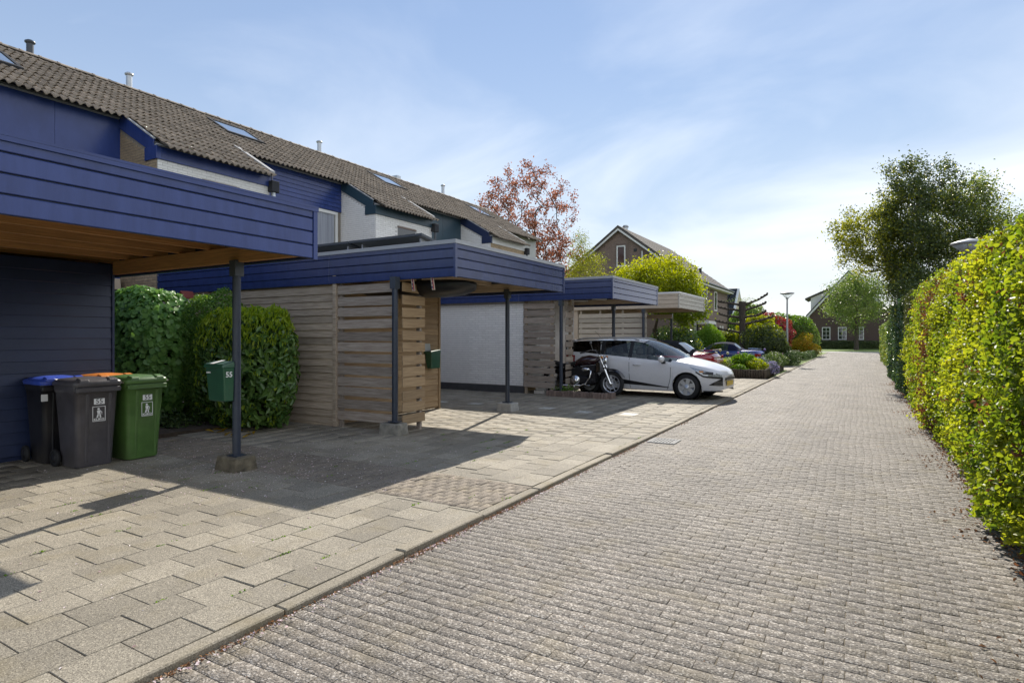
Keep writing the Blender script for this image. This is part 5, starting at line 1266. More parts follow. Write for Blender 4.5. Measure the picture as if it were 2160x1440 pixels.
# --- trees
def grow(base, fork, pts, seed=0, jit=.10, pen=.35):
    """join crown points to the nearest earlier limb; limb radius follows what it carries"""
    r_ = np.random.default_rng(seed); base, fork = np.array(base, float), np.array(fork, float)
    n0 = 6; nodes = [base + (fork - base) * t + np.array([r_.normal(0, .02), r_.normal(0, .02), 0]) * (0 < t < 1) for t in np.linspace(0, 1, n0)]
    par = [-1] + list(range(n0 - 1)); dep = [0.0] * n0
    pts = pts[np.argsort(np.linalg.norm(pts - fork, axis=1))]
    for p in pts:
        A = np.array(nodes); d = np.linalg.norm(A - p, axis=1) + pen * np.array(dep) * .2
        d[:n0 - 2] += 1e3; d += np.maximum(0, A[:, 2] - p[2]) * .8
        i = int(np.argmin(d)); L_ = np.linalg.norm(nodes[i] - p); ns = max(1, int(L_ / .45))
        last = i
        for k in range(1, ns + 1):
            t = k / ns; q = nodes[i] + (p - nodes[i]) * t + r_.normal(0, jit * L_ * .25, 3) * (t < 1) + np.array([0, 0, .10 * L_ * math.sin(math.pi * t)])
            nodes.append(q); par.append(last); dep.append(dep[last] + L_ / ns); last = len(nodes) - 1
    return np.array(nodes), np.array(par), n0
def limbs(thing, nodes, par, n0, tip_r, trunk_r, m, expo=2.3):
    n = len(nodes); w = np.zeros(n); has = np.zeros(n, bool); has[par[1:]] = True
    w[~has] = tip_r ** expo
    for i in range(n - 1, 0, -1): w[par[i]] += w[i]
    rad = w ** (1 / expo); rad = np.minimum(rad * min(1.0, trunk_r / rad[0]) if rad[0] > trunk_r else rad, trunk_r)
    rad = np.maximum(rad, tip_r * .8); rad[:n0] = np.linspace(trunk_r, max(trunk_r * .72, rad[n0 - 1]), n0); rad[0] *= 1.25
    def tubes(idx, s):
        A, B = nodes[par[idx]], nodes[idx]; ra, rb = np.minimum(rad[par[idx]], rad[idx] * 1.6), rad[idx]
        d = B - A; d /= np.linalg.norm(d, axis=1, keepdims=True) + 1e-9
        up = np.where(np.abs(d[:, 2:3]) < .9, [[0, 0, 1.]], [[1., 0, 0]]); a = np.cross(d, up); a /= np.linalg.norm(a, axis=1, keepdims=True); b = np.cross(a, d)
        t = np.arange(s) * 2 * math.pi / s; ring = a[:, None] * np.cos(t)[None, :, None] + b[:, None] * np.sin(t)[None, :, None]
        V = np.concatenate([A[:, None] + ring * ra[:, None, None], B[:, None] + ring * rb[:, None, None]], 1)
        j = np.arange(s); f = np.stack([j, (j + 1) % s, s + (j + 1) % s, s + j], 1)
        return V.reshape(-1, 3), (np.arange(len(idx))[:, None, None] * 2 * s + f[None]).reshape(-1, 4)
    V, F = tubes(np.arange(1, n0), 10); np_mesh('trunk', V, F, m, thing, smooth=True)
    V, F = tubes(np.arange(n0, n), 5); np_mesh('branches', V, F, m, thing, smooth=True, kind='stuff')
    return rad, ~has
def tree(name, label, base, fork, pts, n, size, m, trunk_r, seed=1, tip_r=.006, sig=.22, cat='tree', aspect=1.6, bark=None, tone=None, m2=None, f2=0.0, spread=1.0, quad=False, fold=.25, group=None):
    T = empty(name, base, label, cat, group)
    nodes, par, n0 = grow(base, fork, pts, seed)
    rad, tip = limbs(T, nodes, par, n0, tip_r, trunk_r, bark or M['bark'])
    w = np.where(tip, 3.0, 1.0) * (rad < .03); w[:n0] = 0
    idx = rng.choice(len(nodes), n, p=w / w.sum())
    t = rng.random((n, 1)); P = nodes[idx] * (1 - t * .6) + nodes[par[idx]] * t * .6 + rng.normal(0, sig, (n, 3))
    N = np.column_stack([rng.normal(0, .4, n), rng.normal(0, .4, n), np.ones(n)])
    if m2 is not None:
        k = rng.random(n) < f2(P)
        foliage(T, 'crown_gold_sprays', m2, P[k], N[k], size * rng.uniform(.7, 1.25, k.sum()), aspect, fold, spread, quad=quad)
        P, N = P[~k], N[~k]
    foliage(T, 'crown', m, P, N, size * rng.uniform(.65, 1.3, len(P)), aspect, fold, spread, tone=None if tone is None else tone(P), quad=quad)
    return T
def ball_pts(n, c, r, seed, hollow=.25, lump=.15):
    r_ = np.random.default_rng(seed); D = r_.normal(0, 1, (n, 3)); D /= np.linalg.norm(D, axis=1, keepdims=True)
    q = (hollow + (1 - hollow) * r_.random(n) ** .45) * (1 + lump * lumps(6, seed)(D)); return D * q[:, None] * np.array(r) + np.array(c)
# tall beech hedge along the right of the road
hed = empty('beech_hedge', (1.45, 9.3, 0), 'tall bright-green clipped beech hedge with brown dead patches, right of the road', 'hedge')
nc = 11000
u = rng.random(nc); cy = 2.4 + 13.4 * u ** 1.2; zone = rng.random(nc)
cz = (2.18 + .02 * cy) * rng.random(nc) ** .9
C = np.empty((nc, 3)); CN = np.zeros((nc, 3)); is_f = zone < .78; is_t = (zone >= .78) & (zone < .95); is_e = zone >= .95
bulge = .045 * np.sin(cy * 1.15 + .6) + .035 * np.sin(cy * 2.3 + cz * 1.7) + .03 * np.sin(cz * 3.1 - cy * .9)
C[:, 0] = 1.04 - .10 * np.exp(-((cz - .9) / .7) ** 2) + np.maximum(0, cz - 1.8) ** 2 * .45 - bulge + rng.normal(0, .055, nc); C[:, 1] = cy; C[:, 2] = cz + .04; CN[:] = (-1, .0, .35)
topz = 2.20 + .017 * cy + .06 * np.sin(cy * 1.3) + .06 * np.sin(cy * 3.7)
C[is_t, 0] = 1.12 + .95 * rng.random(is_t.sum()); C[is_t, 2] = (topz + rng.normal(0, .06, nc))[is_t]; CN[is_t] = (0, 0, 1)
C[is_e, 0] = 1.0 + 1.0 * rng.random(is_e.sum()); C[is_e, 1] = 15.8 + rng.normal(0, .06, is_e.sum()); CN[is_e] = (0, 1, .3)
CN += rng.normal(0, .35, (nc, 3)); CN /= np.linalg.norm(CN, axis=1, keepdims=True)
nz = lambda y, z: np.sin(y * 1.9 + z * 1.3) + np.sin(y * 4.1 - z * 3.2 + 2) * .7 + np.sin(y * 7.3 + z * 5.3) * .4
deadc = ((np.abs(C[:, 1] - 11.15 - .15 * np.sin(C[:, 2] * 4)) < .36) & (rng.random(nc) < .8)) | ((C[:, 2] > 1.85) & (nz(C[:, 1], C[:, 2] * 2) > .6) & (C[:, 1] > 5.0) & (rng.random(nc) < .65)) | (rng.random(nc) < .03)
gapc = (nz(C[:, 1] * 1.3 + 5, C[:, 2] * 1.6) > 1.05) & is_f & (rng.random(nc) < .7)
keep = ~gapc; C, CN, deadc = C[keep], CN[keep], deadc[keep]
m_ = 19                                                     # leaves on each twig end, both sides of a short arching axis
AX = CN + np.column_stack([rng.normal(0, .5, len(C)), rng.normal(0, .7, len(C)), rng.normal(-.1, .45, len(C))]); AX /= np.linalg.norm(AX, axis=1, keepdims=True)
t = rng.uniform(-.055, .075, (len(C), m_, 1)); P = (C[:, None] + AX[:, None] * t + rng.normal(0, .030, (len(C), m_, 3))).reshape(-1, 3)
N = np.repeat(np.cross(AX, rng.normal(0, 1, AX.shape)) * .5 + CN * .5 + np.array([0, 0, .35]), m_, 0); N /= np.linalg.norm(N, axis=1, keepdims=True)
dead = np.repeat(deadc, m_) | (rng.random(len(P)) < .02); tone_c = np.repeat(np.clip(.45 + .28 * nz(C[:, 1] * .9, C[:, 2] * .9) + rng.normal(0, .18, len(C)), 0, 1), m_)
lsz = .042 * rng.uniform(.65, 1.35, len(P))
k = ~dead; foliage(hed, 'foliage', LM['beech'], P[k], N[k], lsz[k], 1.45, .35, .55, .15, tone=tone_c[k])
k = dead; foliage(hed, 'dead_leaves', LM['dead'], P[k], N[k], lsz[k] * .85, 1.7, .5, .9, .8)
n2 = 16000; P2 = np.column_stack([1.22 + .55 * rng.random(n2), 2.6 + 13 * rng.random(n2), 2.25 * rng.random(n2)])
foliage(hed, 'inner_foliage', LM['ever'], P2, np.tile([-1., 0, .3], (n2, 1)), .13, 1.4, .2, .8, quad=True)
b = MB()
for i in range(90):
    y = 2.7 + 13 * i / 90; x = 1.4 + random.uniform(-.2, .2)
    b.tube([(x, y, -.05), (x + random.uniform(-.1, .1), y + random.uniform(-.1, .1), 1.0), (x + random.uniform(-.35, .1), y + random.uniform(-.2, .2), 2.3)], [.025, .018, .006], 5)
for i in range(60):
    y = 4 + 9 * random.random(); z = random.uniform(.3, 2.3); b.tube([(1.3, y, z), (1.02, y + random.uniform(-.25, .25), z + random.uniform(0, .15)), (.86, y + random.uniform(-.4, .4), z + random.uniform(0, .2))], [.008, .006, .002], 5)
b.build('stems', M['twig'], hed, kind='stuff')
# darker hedge sections beyond it
def wall_hedge(name, label, x0, x1, y0, y1, h, n, size, m, tonef=None, m2=None, f2=.0, droop=.2):
    T = empty(name, ((x0 + x1) / 2, (y0 + y1) / 2, 0), label, 'hedge')
    y = y0 + (y1 - y0) * rng.random(n); z = h * rng.random(n); x = x0 + .12 * np.sin(y * 2.1) * np.sin(z * 1.7 + y) + np.abs(rng.normal(0, .10, n)); N = np.tile([-1., -.15, .3], (n, 1))
    e = rng.random(n); k = e < .18; x[k] = x0 + (x1 - x0) * rng.random(k.sum()); y[k] = y0 + np.abs(rng.normal(0, .1, k.sum())); N[k] = (0, -1, .2)
    k = e > .86; x[k] = x0 + (x1 - x0) * rng.random(k.sum()); z[k] = h + .1 * np.sin(y[k] * 3) - np.abs(rng.normal(0, .08, k.sum())); N[k] = (0, 0, 1)
    P = np.column_stack([x, y, z])
    if m2 is not None:
        k = rng.random(n) < f2; foliage(T, 'new_growth', m2, P[k], N[k], size * .9, 1.7, .25, .8); P, N = P[~k], N[~k]
    foliage(T, 'foliage', m, P, N, size * rng.uniform(.7, 1.3, len(P)), 1.9, .25, .75, droop)
    n2 = n // 5; foliage(T, 'inner_foliage', m, np.column_stack([x0 + .3 + (x1 - x0 - .3) * rng.random(n2), y0 + .2 + (y1 - y0 - .3) * rng.random(n2), h * .95 * rng.random(n2)]), np.tile([-1., 0, .2], (n2, 1)), size * 2.2, 1.5, .2, 1.0, quad=True)
    stems(T, ((x0 + x1) / 2, (y0 + y1) / 2, 0), [((x0 + x1) / 2, y0 + (y1 - y0) * (i + .5) / 6, h * .8) for i in range(6)], .03)
    return T
wall_hedge('yew_hedge', 'dull olive-green yew hedge section just beyond the bright beech hedge', 1.0, 2.0, 16.0, 18.7, 2.55, 14000, .055, LM['yew'])
wall_hedge('ivy_hedge', 'dark glossy ivy-covered hedge section under the big evergreen tree', .95, 2.2, 18.9, 27.5, 2.5, 26000, .085, LM['ivy'], m2=LM['mid'], f2=.10)
wall_hedge('low_laurel_hedge', 'green leafy hedge farthest along the right of the road', 1.1, 2.2, 27.8, 46, 2.2, 18000, .10, LM['mid'], m2=LM['gold'], f2=.15)
# big evergreen over the hedge, backlight on its left put into the leaf colour as gold sprays
pts = np.concatenate([ball_pts(200, (1.8, 24, 5.0), (1.7, 1.8, 2.1), 3), ball_pts(90, (.25, 23.5, 4.75), (1.15, 1.2, 1.3), 31), ball_pts(70, (1.55, 22.6, 2.7), (.75, 1.6, 1.0), 32), ball_pts(90, (1.2, 23.6, 4.3), (1.05, 1.3, 1.25), 4), ball_pts(55, (1.35, 24, 6.5), (.85, 1.0, 1.15), 5), ball_pts(60, (1.45, 24, 2.9), (.75, 1.2, 1.1), 9)])
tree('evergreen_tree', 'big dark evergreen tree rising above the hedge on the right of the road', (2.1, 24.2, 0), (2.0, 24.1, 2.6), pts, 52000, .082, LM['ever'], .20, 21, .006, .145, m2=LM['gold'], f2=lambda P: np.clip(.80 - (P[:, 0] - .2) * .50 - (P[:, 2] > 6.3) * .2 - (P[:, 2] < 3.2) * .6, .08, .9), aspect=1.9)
pts = ball_pts(210, (3.1, 25.0, 5.1), (1.55, 1.6, 1.65), 8, .2)
tree('spring_tree', 'airy tree with thin fanned branches and pale young leaves, right of the evergreen', (3.2, 25.4, 0), (3.15, 25.3, 2.4), pts, 15000, .075, LM['mid'], .16, 22, .006, .20, m2=LM['gold'], f2=lambda P: np.full(len(P), .35), aspect=1.7)
# round-crowned tree on the lawn at the end of the road
tree('round_tree', 'round-crowned young tree on the grass in front of the farmhouse', (-.5, 77.2, 0), (-.45, 77.2, 2.7), ball_pts(230, (-.5, 77.2, 5.6), (3.1, 3.1, 3.15), 6, .3), 15000, .18, LM['mid'], .24, 23, .012, .42, quad=True)
# copper-leaved tree behind the terrace
cp_ = np.concatenate([ball_pts(420, (-20.1, 36, 9.2), (3.7, 3.4, 4.4), 7, .22, .10), ball_pts(130, (-18.0, 36, 6.6), (2.3, 2.6, 2.2), 10, .2)])
tree('copper_tree', 'copper-leaved open tree behind the far end of the terrace', (-20.0, 36, 0), (-20.1, 36, 4.2), cp_, 12500, .135, LM['maple'], .22, 24, .014, .17, quad=False, aspect=1.3)
# yellow-green tree and thin yellow tree before the gabled house
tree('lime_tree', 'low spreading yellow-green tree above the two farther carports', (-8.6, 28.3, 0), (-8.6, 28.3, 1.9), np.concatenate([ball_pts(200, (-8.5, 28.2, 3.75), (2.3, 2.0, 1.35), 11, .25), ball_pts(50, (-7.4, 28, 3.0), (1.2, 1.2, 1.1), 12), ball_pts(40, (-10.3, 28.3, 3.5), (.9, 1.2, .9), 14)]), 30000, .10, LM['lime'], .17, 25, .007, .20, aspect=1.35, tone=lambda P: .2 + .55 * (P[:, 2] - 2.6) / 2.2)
tree('birch_tree', 'thin upright tree with sparse yellow leaves, left of the gabled house window', (-13.4, 31, 0), (-13.4, 31, 2.0), np.concatenate([ball_pts(130, (-13.3, 31, 4.3), (1.5, 1.3, 2.0), 15, .2), ball_pts(30, (-13.8, 31, 6.2), (.6, .6, 1.3), 16)]), 9000, .075, LM['gold'], .07, 26, .006, .20, tone=lambda P: np.clip(1.0 - (P[:, 2] - 2.5) / 5, .2, .9), aspect=1.5)
# pollarded tree with knuckled arms
pt = empty('pollard_tree', (-5.85, 35.9, 0), 'pollarded tree with bare knuckled side arms behind the blue roadster', 'tree')
MB().tube([(-5.85, 35.9, 0), (-5.83, 35.9, 1.2), (-5.86, 35.9, 2.6), (-5.85, 35.9, 3.5)], [.20, .165, .17, .20], 12).build('trunk', M['bark'], pt)
for z, lx, rx, dz in ((3.42, -1.3, 1.35, .38), (3.1, -1.25, 1.3, .22), (2.7, -1.35, 1.3, .15), (2.3, -1.35, 1.5, .25), (1.85, -1.3, 1.35, .35)):
    for sgn, ln in ((-1, abs(lx)), (1, rx)):
        up = .05 if sgn < 0 else dz
        q_ = random.uniform(-.06, .06)
        pts_ = [(-5.85, 35.9, z - .16), (-5.85 + sgn * .28, 35.9 + random.uniform(-.1, .1), z - .08 + up * .1), (-5.85 + sgn * ln * .62, 35.9 + random.uniform(-.15, .15), z - .03 + q_ + up * .4), (-5.85 + sgn * ln * random.uniform(.9, 1.08), 35.9 + random.uniform(-.2, .2), z + .07 + up)]
        a_ = MB().tube(pts_, [.11, .065, .05, .06], 8)
        for q in range(6):
            t = .35 + .65 * q / 5; k = 1 if t < .6 else 2; f = (t - (.2, .6)[k - 1]) / .4
            p = Vector(pts_[k]).lerp(Vector(pts_[k + 1]), min(1, max(0, f))); a_.ball(tuple(p + Vector((0, random.uniform(-.03, .03), .04))), random.uniform(.045, .075), 7, 5)
            a_.tube([p, p + Vector((random.uniform(-.03, .03), random.uniform(-.04, .04), random.uniform(.03, .08)))], [.03, .015], 5)
        a_.build('arm', M['bark'], pt)
foliage(pt, 'sprouts', LM['mid'], np.array([-5.85, 35.9, 3.6]) + rng.normal(0, (.45, .2, .08), (260, 3)), np.tile([0, 0, 1.], (260, 1)), .05)
# garden bushes left
def heart(P): return None
shrub('round_hedge', 'large rounded hedge of overlapping heart-shaped leaves, beside the blue shed', (-11.15, 5.85, 1.18), (1.18, .70, 1.16), 9000, .105, LM['heart'], 'bush', p=3.0, spread=.32, aspect=1.12, droop=1.4, depth=.07, lump=.05, fold=.12)
shrub('round_hedge', 'fine-leaved clipped green bush in the middle of the three garden bushes', (-9.75, 6.35, 1.14), (.62, .50, 1.11), 15000, .042, LM['box'], 'bush', p=3.2, depth=.09, lump=.07, spread=.9)
lb = shrub('laurel_bush', 'spotted laurel bush with bright new shoots, in front of the weathered boards', (-8.80, 6.30, .96), (.86, .50, .94), 3600, .145, LM['laurel'], 'bush', p=3.4, depth=.10, lump=.06, spread=.65, aspect=2.5, droop=.5, fold=.35)
# its outermost leaves, one by one
def one_leaf(m, s, asp):
    V, F, k = leaf_arrays(np.zeros((1, 3)), np.array([[0, 0, 1.]]), s, asp, .35, 0.0, 0.0, np.random.default_rng(5))
    me = bpy.data.meshes.new('leaf'); me.from_pydata(V.tolist(), [], F.tolist()); me.materials.append(m)
    a = me.attributes.new('tone', 'FLOAT', 'POINT'); a.data.foreach_set('value', np.full(len(V), .6, np.float32)); return me
LF = [one_leaf(LM['laurel'], s, 2.4) for s in (.13, .15, .17)]
P, N = squashed(2600, (-8.80, 6.30, .96), (.88, .53, .96), 3.4, 9, .05, .03)
k = np.where((N[:, 1] < -.2) | (N[:, 0] > .4))[0][:300]
for i in k:
    q = Vector(N[i] + rng.normal(0, .45, 3)).normalized().to_track_quat('Z', 'Y').to_euler(); q.rotate_axis('Z', random.uniform(0, 6.3))
    link_mesh('leaf', random.choice(LF), lb, P[i], q)
P, N = squashed(5200, (-8.80, 6.30, .96), (.89, .54, .98), 3.4, 9, .05, .04)
k = (P[:, 2] > 1.25 + .5 * rng.random(len(P))) | (rng.random(len(P)) < .07); P = P[k]
P = np.repeat(P, 3, 0) + rng.normal(0, .022, (len(P) * 3, 3)); P[:, 2] += .03
V, F, kk = leaf_arrays(P, np.tile([0, -.9, .1], (len(P), 1)), .085 * rng.uniform(.7, 1.2, len(P)), 3.0, .3, .5, -3.0); np_mesh('new_shoots', V, F, LM['shoot'], lb, np.repeat(rng.random(len(P)), kk), kind='stuff')
gc = np.column_stack([rng.uniform(-12.2, -9.3, 2600), 5.35 + np.abs(rng.normal(0, .30, 2600)), np.abs(rng.normal(0.05, .11, 2600))])
gco = empty('ground_cover', (-10.8, 5.6, 0), 'dark low ground cover at the foot of the garden bushes', 'plants', kind='stuff')
foliage(gco, 'foliage', LM['cover'], gc, np.tile([0, -.3, 1.], (2600, 1)), .065, 2.2, .3, .8)
for i, (x, y) in enumerate(((-8.9, 5.72), (-8.6, 5.75), (-8.35, 5.80), (-8.05, 6.1), (-9.3, 5.6))):
    pass
P = np.column_stack([rng.uniform(-9.4, -7.8, 26), rng.uniform(5.55, 5.95, 26), np.full(26, .02)])
V, F, kk = leaf_arrays(P, np.tile([0, 0, 1.], (26, 1)), rng.uniform(.07, .14, 26), 2.2, .3, .3); np_mesh('fallen_leaves', V, F, LM['yellow'], None, np.repeat(rng.random(26) * .5, kk), kind='stuff', off=(-8.6, 5.7, 0), label='few yellow fallen leaves below the laurel bush', cat='leaves')
# weed by the motorbike
wd = empty('weed', (-6.45, 13.72, .09), 'small green weed with a white flower by the post at the brick edging', 'weed')
foliage(wd, 'leaves', LM['box'], np.array([-6.45, 13.70, .16]) + rng.normal(0, (.13, .06, .05), (150, 3)), np.tile([0, -.5, 1.], (150, 1)), .06)
MB().ball((-6.22, 13.68, .26), .018, 8, 6).build('flower', M['white_print'], wd)
# shrubs beyond the cars
shrub('conifer_bush', 'bright green feathery conifer ball in front of the gabled house', (-7.75, 36.2, 1.1), (.95, .9, 1.0), 9000, .13, LM['conifer'], aspect=4.5, spread=.9, tone=lambda P: np.clip((P[:, 2] - .6) / 1.6, 0, 1))
shrub('glossy_bush', 'glossy dark bush behind the red convertible, below the cream carport', (-7.7, 28.6, 1.05), (1.15, .8, .95), 5000, .11, LM['ivy'], m2=LM['lime'], f2=.12, aspect=2.2)
shrub('glossy_bush', 'dark bush in shade behind the slatted fence end', (-9.9, 27.2, .8), (1.2, .8, .8), 4000, .11, LM['cover'], aspect=2.2)
shrub('yellow_bush', 'loose yellow-green shrub left of the pollarded trunk', (-6.75, 37.6, 1.0), (.95, .8, 1.0), 5500, .10, LM['lime'], m2=LM['mid'], f2=.35)
shrub('rhododendron', 'large domed rhododendron beside the roadster tail, right of the pollarded trunk', (-4.45, 34.9, 1.15), (1.15, 1.2, 1.12), 11000, .13, LM['ever'], m2=LM['lime'], f2=lambda P: np.clip((P[:, 2] - 1.1) * .55, .02, .6), aspect=2.6, spread=.6)
shrub('golden_shrub', 'golden yellow-green shrub rising over the rhododendron', (-5.3, 37.6, 1.9), (1.1, .8, .85), 6500, .10, LM['lime'], tone=lambda P: np.full(len(P), .8))
shrub('photinia_shrub', 'red-leaved shrub behind the pollarded tree', (-5.35, 42.0, 1.65), (1.55, 1.2, 1.25), 9000, .13, LM['redleaf'], m2=LM['mid'], f2=.10, aspect=2.2)
shrub('evergreen_shrub', 'broad fresh-green shrub behind the left street lamp', (-5.0, 52.5, 1.6), (1.9, 1.6, 1.75), 13000, .17, LM['mid'], m2=LM['conifer'], f2=lambda P: np.clip((P[:, 2] - 1.6) * .5, .02, .7), aspect=2.0)
shrub('evergreen_shrub', 'green shrub row left of the white house, beyond the red-leaved shrub', (-9.2, 60, 2.2), (2.0, 1.5, 2.4), 9000, .2, LM['mid'], m2=LM['conifer'], f2=.3)
shrub('forsythia_bush', 'yellow flowering bush at the left kerb near the end of the road', (-3.75, 50.5, .75), (.95, .9, .85), 5000, .09, LM['yellow'], m2=LM['lime'], f2=.35, aspect=2.2, lump=.35)
shrub('low_hedge', 'low clipped dark hedge at the kerb in front of the street lamp', (-3.35, 35.2, .36), (.48, 2.0, .36), 7000, .05, LM['cover'], 'hedge', p=5, depth=.06)
shrub('low_hedge', 'farther low clipped hedge along the left kerb below the forsythia', (-3.3, 46.5, .22), (.42, 5.0, .24), 9000, .06, LM['cover'], 'hedge', p=6, depth=.06)
shrub('low_hedge', 'low dark hedge along the foot of the farmhouse wall', (-1.2, 84.6, .45), (4.2, .5, .5), 9000, .13, LM['ever'], 'hedge', p=6, depth=.06)
# raised-bed plants
def clump(name, label, c, r, n, size, m, aspect=2.0, **k): return shrub(name, label, c, r, n, size, m, 'plant', inner=False, aspect=aspect, **k)
clump('santolina', 'grey-green low mound at the front edge of the raised bed', (-4.7, 23.35, .36), (.75, .32, .2), 2600, .045, LM['yew'], 2.5)
clump('daylily', 'clump of arching strap leaves in the middle of the raised bed', (-3.85, 24.0, .50), (.42, .38, .36), 900, .30, LM['conifer'], 9, spread=1.0)
clump('garden_plant', 'bright yellow-green leafy plant at the right end of the raised bed', (-3.4, 23.75, .42), (.42, .35, .26), 1300, .07, LM['lime'])
clump('garden_plant', 'fresh green low plant spilling over the front of the raised bed', (-3.9, 23.2, .32), (.32, .24, .15), 900, .055, LM['conifer'])
clump('garden_plant', 'leafy tulip foliage at the left of the raised bed', (-5.0, 24.2, .42), (.55, .35, .25), 900, .16, LM['beech'], 4)
clump('garden_plant', 'mixed green growth at the back of the raised bed by the roadster', (-4.4, 26.5, .40), (1.1, 1.0, .25), 2600, .08, LM['mid'])
clump('aubretia', 'lilac flowering cushion hanging over the raised bed corner at the kerb', (-2.96, 24.5, .30), (.26, .42, .26), 1500, .045, LM['purple'], 1.3, m2=LM['cover'], f2=.25)
clump('garden_plant', 'dark spreading plant behind the lilac cushion at the kerb', (-3.35, 28.6, .45), (.5, 1.6, .35), 3200, .07, LM['cover'], m2=LM['mid'], f2=.3)
clump('garden_plant', 'pale blue-flowered plant between the bright plant and the lilac cushion', (-3.45, 25.2, .5), (.3, .3, .22), 700, .04, LM['purple'], 1.4, m2=LM['conifer'], f2=.5)
tulc = {'cream': mat('cream_petal', (0.75, 0.72, 0.42), 0.5), 'red': mat('red_petal', (0.5, 0.02, 0.03), 0.5), 'magenta': mat('magenta_petal', (0.5, 0.08, 0.42), 0.5), 'violet': mat('violet_petal', (0.25, 0.16, 0.5), 0.5)}
stm = mat('flower_stem', (0.06, 0.12, 0.02), 0.6)
for x, y, z, c, lab in ((-4.93, 24.3, .80, 'cream', 'leftmost cream tulip in the raised bed'), (-4.82, 24.5, .92, 'cream', 'tallest cream tulip in the raised bed'), (-4.52, 24.4, .80, 'cream', 'cream tulip standing apart on the right of the raised bed'),
                        (-4.72, 24.35, .68, 'red', 'single red tulip in the raised bed'), (-4.12, 24.4, .80, 'magenta', 'magenta tulip above the strap-leaved clump in the raised bed'),
                        (-3.22, 30.6, .62, 'magenta', 'tall magenta flower near the low hedge at the left kerb'), (-3.8, 29.2, .86, 'violet', 'violet flower in front of the rhododendron')):
    T = empty('tulip', (x, y, .25), lab, 'flower', 'garden flowers')
    MB().tube([(0, 0, 0), (.01, 0, (z - .25) * .6), (0, 0, z - .25)], .008, 6).build('stem', stm, T, local=True)
    MB().lathe([(.008, z - .26), (.045, z - .235), (.052, z - .20), (.042, z - .15), (.03, z - .145)], 9, smooth=True).build('bloom', tulc[c], T, local=True)
    for s in (-1, 1): MB().add([(0, 0, .0), (s * .03, .015, .12), (s * .09, .01, .30), (s * .05, -.02, .13)], [(0, 1, 2, 3)]).build('leaf', LM['conifer'], T, local=True)
# ------------------------------------------------------------------ loose matter on the ground
def scatter(name, m, x, y, z, size, tone=None, spread=.25, aspect=1.5, label=None, cat=None):
    P = np.column_stack([x, y, z]); V, F, k = leaf_arrays(P, np.tile([0, 0, 1.], (len(P), 1)), size, aspect, .4, spread)
    return np_mesh(name, V, F, m, None, np.repeat(rng.random(len(P)) if tone is None else tone, k), kind='stuff', off=(float(np.mean(x)), float(np.mean(y)), 0), label=label, cat=cat)
n = 1500; x = np.concatenate([rng.uniform(-8.5, -3.0, 700), rng.normal(-6.2, .9, 800)]); y = np.concatenate([rng.uniform(1.2, 12, 700), rng.normal(4.3, .8, 800)])
scatter('fallen_petals', LM['petal'], x, y, np.full(n, .004), rng.uniform(.008, .022, n), label='pale fallen petals scattered over the driveway', cat='petals')
n = 5200; y = np.concatenate([rng.gamma(1.6, 2.2, 3600) + .6, rng.uniform(1, 30, 1600)]); cl = np.clip(.35 + .65 * np.sin(y * 3.1) * np.sin(y * 1.3 + 1), 0, 1); kp = rng.random(n) < .12 + .75 * cl ** 1.5; y, cl = y[kp], cl[kp]; n = len(y)
x = RX0 + .012 + np.abs(rng.normal(0, .028, n)) * (.25 + cl)
scatter('gutter_litter', LM['litter'], x, y, RZ + .002 + np.abs(rng.normal(0, .006, n)), rng.uniform(.008, .026, n), spread=.6, aspect=2.2, label='brown blossom litter lying along the kerb gutter', cat='litter')
n = 420; y = rng.gamma(1.8, 2.2, n) + .6; scatter('gutter_petals', LM['petal'], RX0 + .03 + np.abs(rng.normal(0, .035, n)), y, np.full(n, RZ + .010), rng.uniform(.012, .022, n), label='pink petals among the litter along the kerb', cat='petals')
n = 2600; y = rng.uniform(3, 24, n); x = 1.0 - np.abs(rng.normal(0, .16, n)) * (.5 + .8 * (np.sin(y * 2.3) > .3)); 
scatter('hedge_litter', LM['litter'], x, y, np.full(n, RZ + .004) + np.abs(rng.normal(0, .006, n)), rng.uniform(.012, .04, n), spread=.5, aspect=2.0, label='brown leaf litter along the foot of the hedge', cat='litter')
n = 500; y = rng.uniform(1, 20, n); x = rng.uniform(-2.6, .9, n); scatter('road_specks', LM['litter'], x, y, np.full(n, RZ + .003), rng.uniform(.005, .014, n), label='few brown specks scattered on the road bricks', cat='litter')
n = 500; x = np.repeat(DX1 - .30 * rng.integers(0, 12, 60), 9)[:n] + rng.normal(0, .008, n); y = np.repeat(rng.uniform(1.5, 9, 60), 9)[:n] + rng.normal(0, .035, n)
scatter('joint_moss', LM['conifer'], x, y, np.full(n, .002), rng.uniform(.008, .022, n), spread=.8, label='tiny green weeds in the driveway joints', cat='weeds')
# ------------------------------------------------------------------ edging, planter
ed = empty('brick_edging', (-5.9, 13.7, 0), 'low brick-on-end edging round the bed below the motorbike', 'edging')
for i in range(22):
    link_mesh('brick', block_mesh('brick', M['brownbrick'], .066, .10, .19, .005), ed, (-6.86 + .074 * i, 13.50, .045 + random.gauss(0, .004)), (random.gauss(0, .02), random.gauss(0, .02), random.gauss(0, .03)))
for i in range(4): link_mesh('brick', block_mesh('brick', M['brownbrick'], .066, .10, .19, .005), ed, (-5.24, 13.60 + .075 * i, .045), (0, 0, R(90)))
MB().box(-6.87, -5.29, 13.55, 13.95, -.02, .09).build('bed_soil', M['soil'], ed)
pl = empty('raised_bed', (-5.7, 26, 0), 'raised flower bed edged with dark palisades, between the driveway and the roadster', 'flower bed')
palm = mat('palisade_concrete', (0.105, 0.082, 0.055), 0.9, var=0.3, scale=8, obj_var=0.2, bump=0.5)
pk = MB().lathe([(.045, -.1), (.045, .30), (.03, .315)], 8).mesh('palisade', palm)
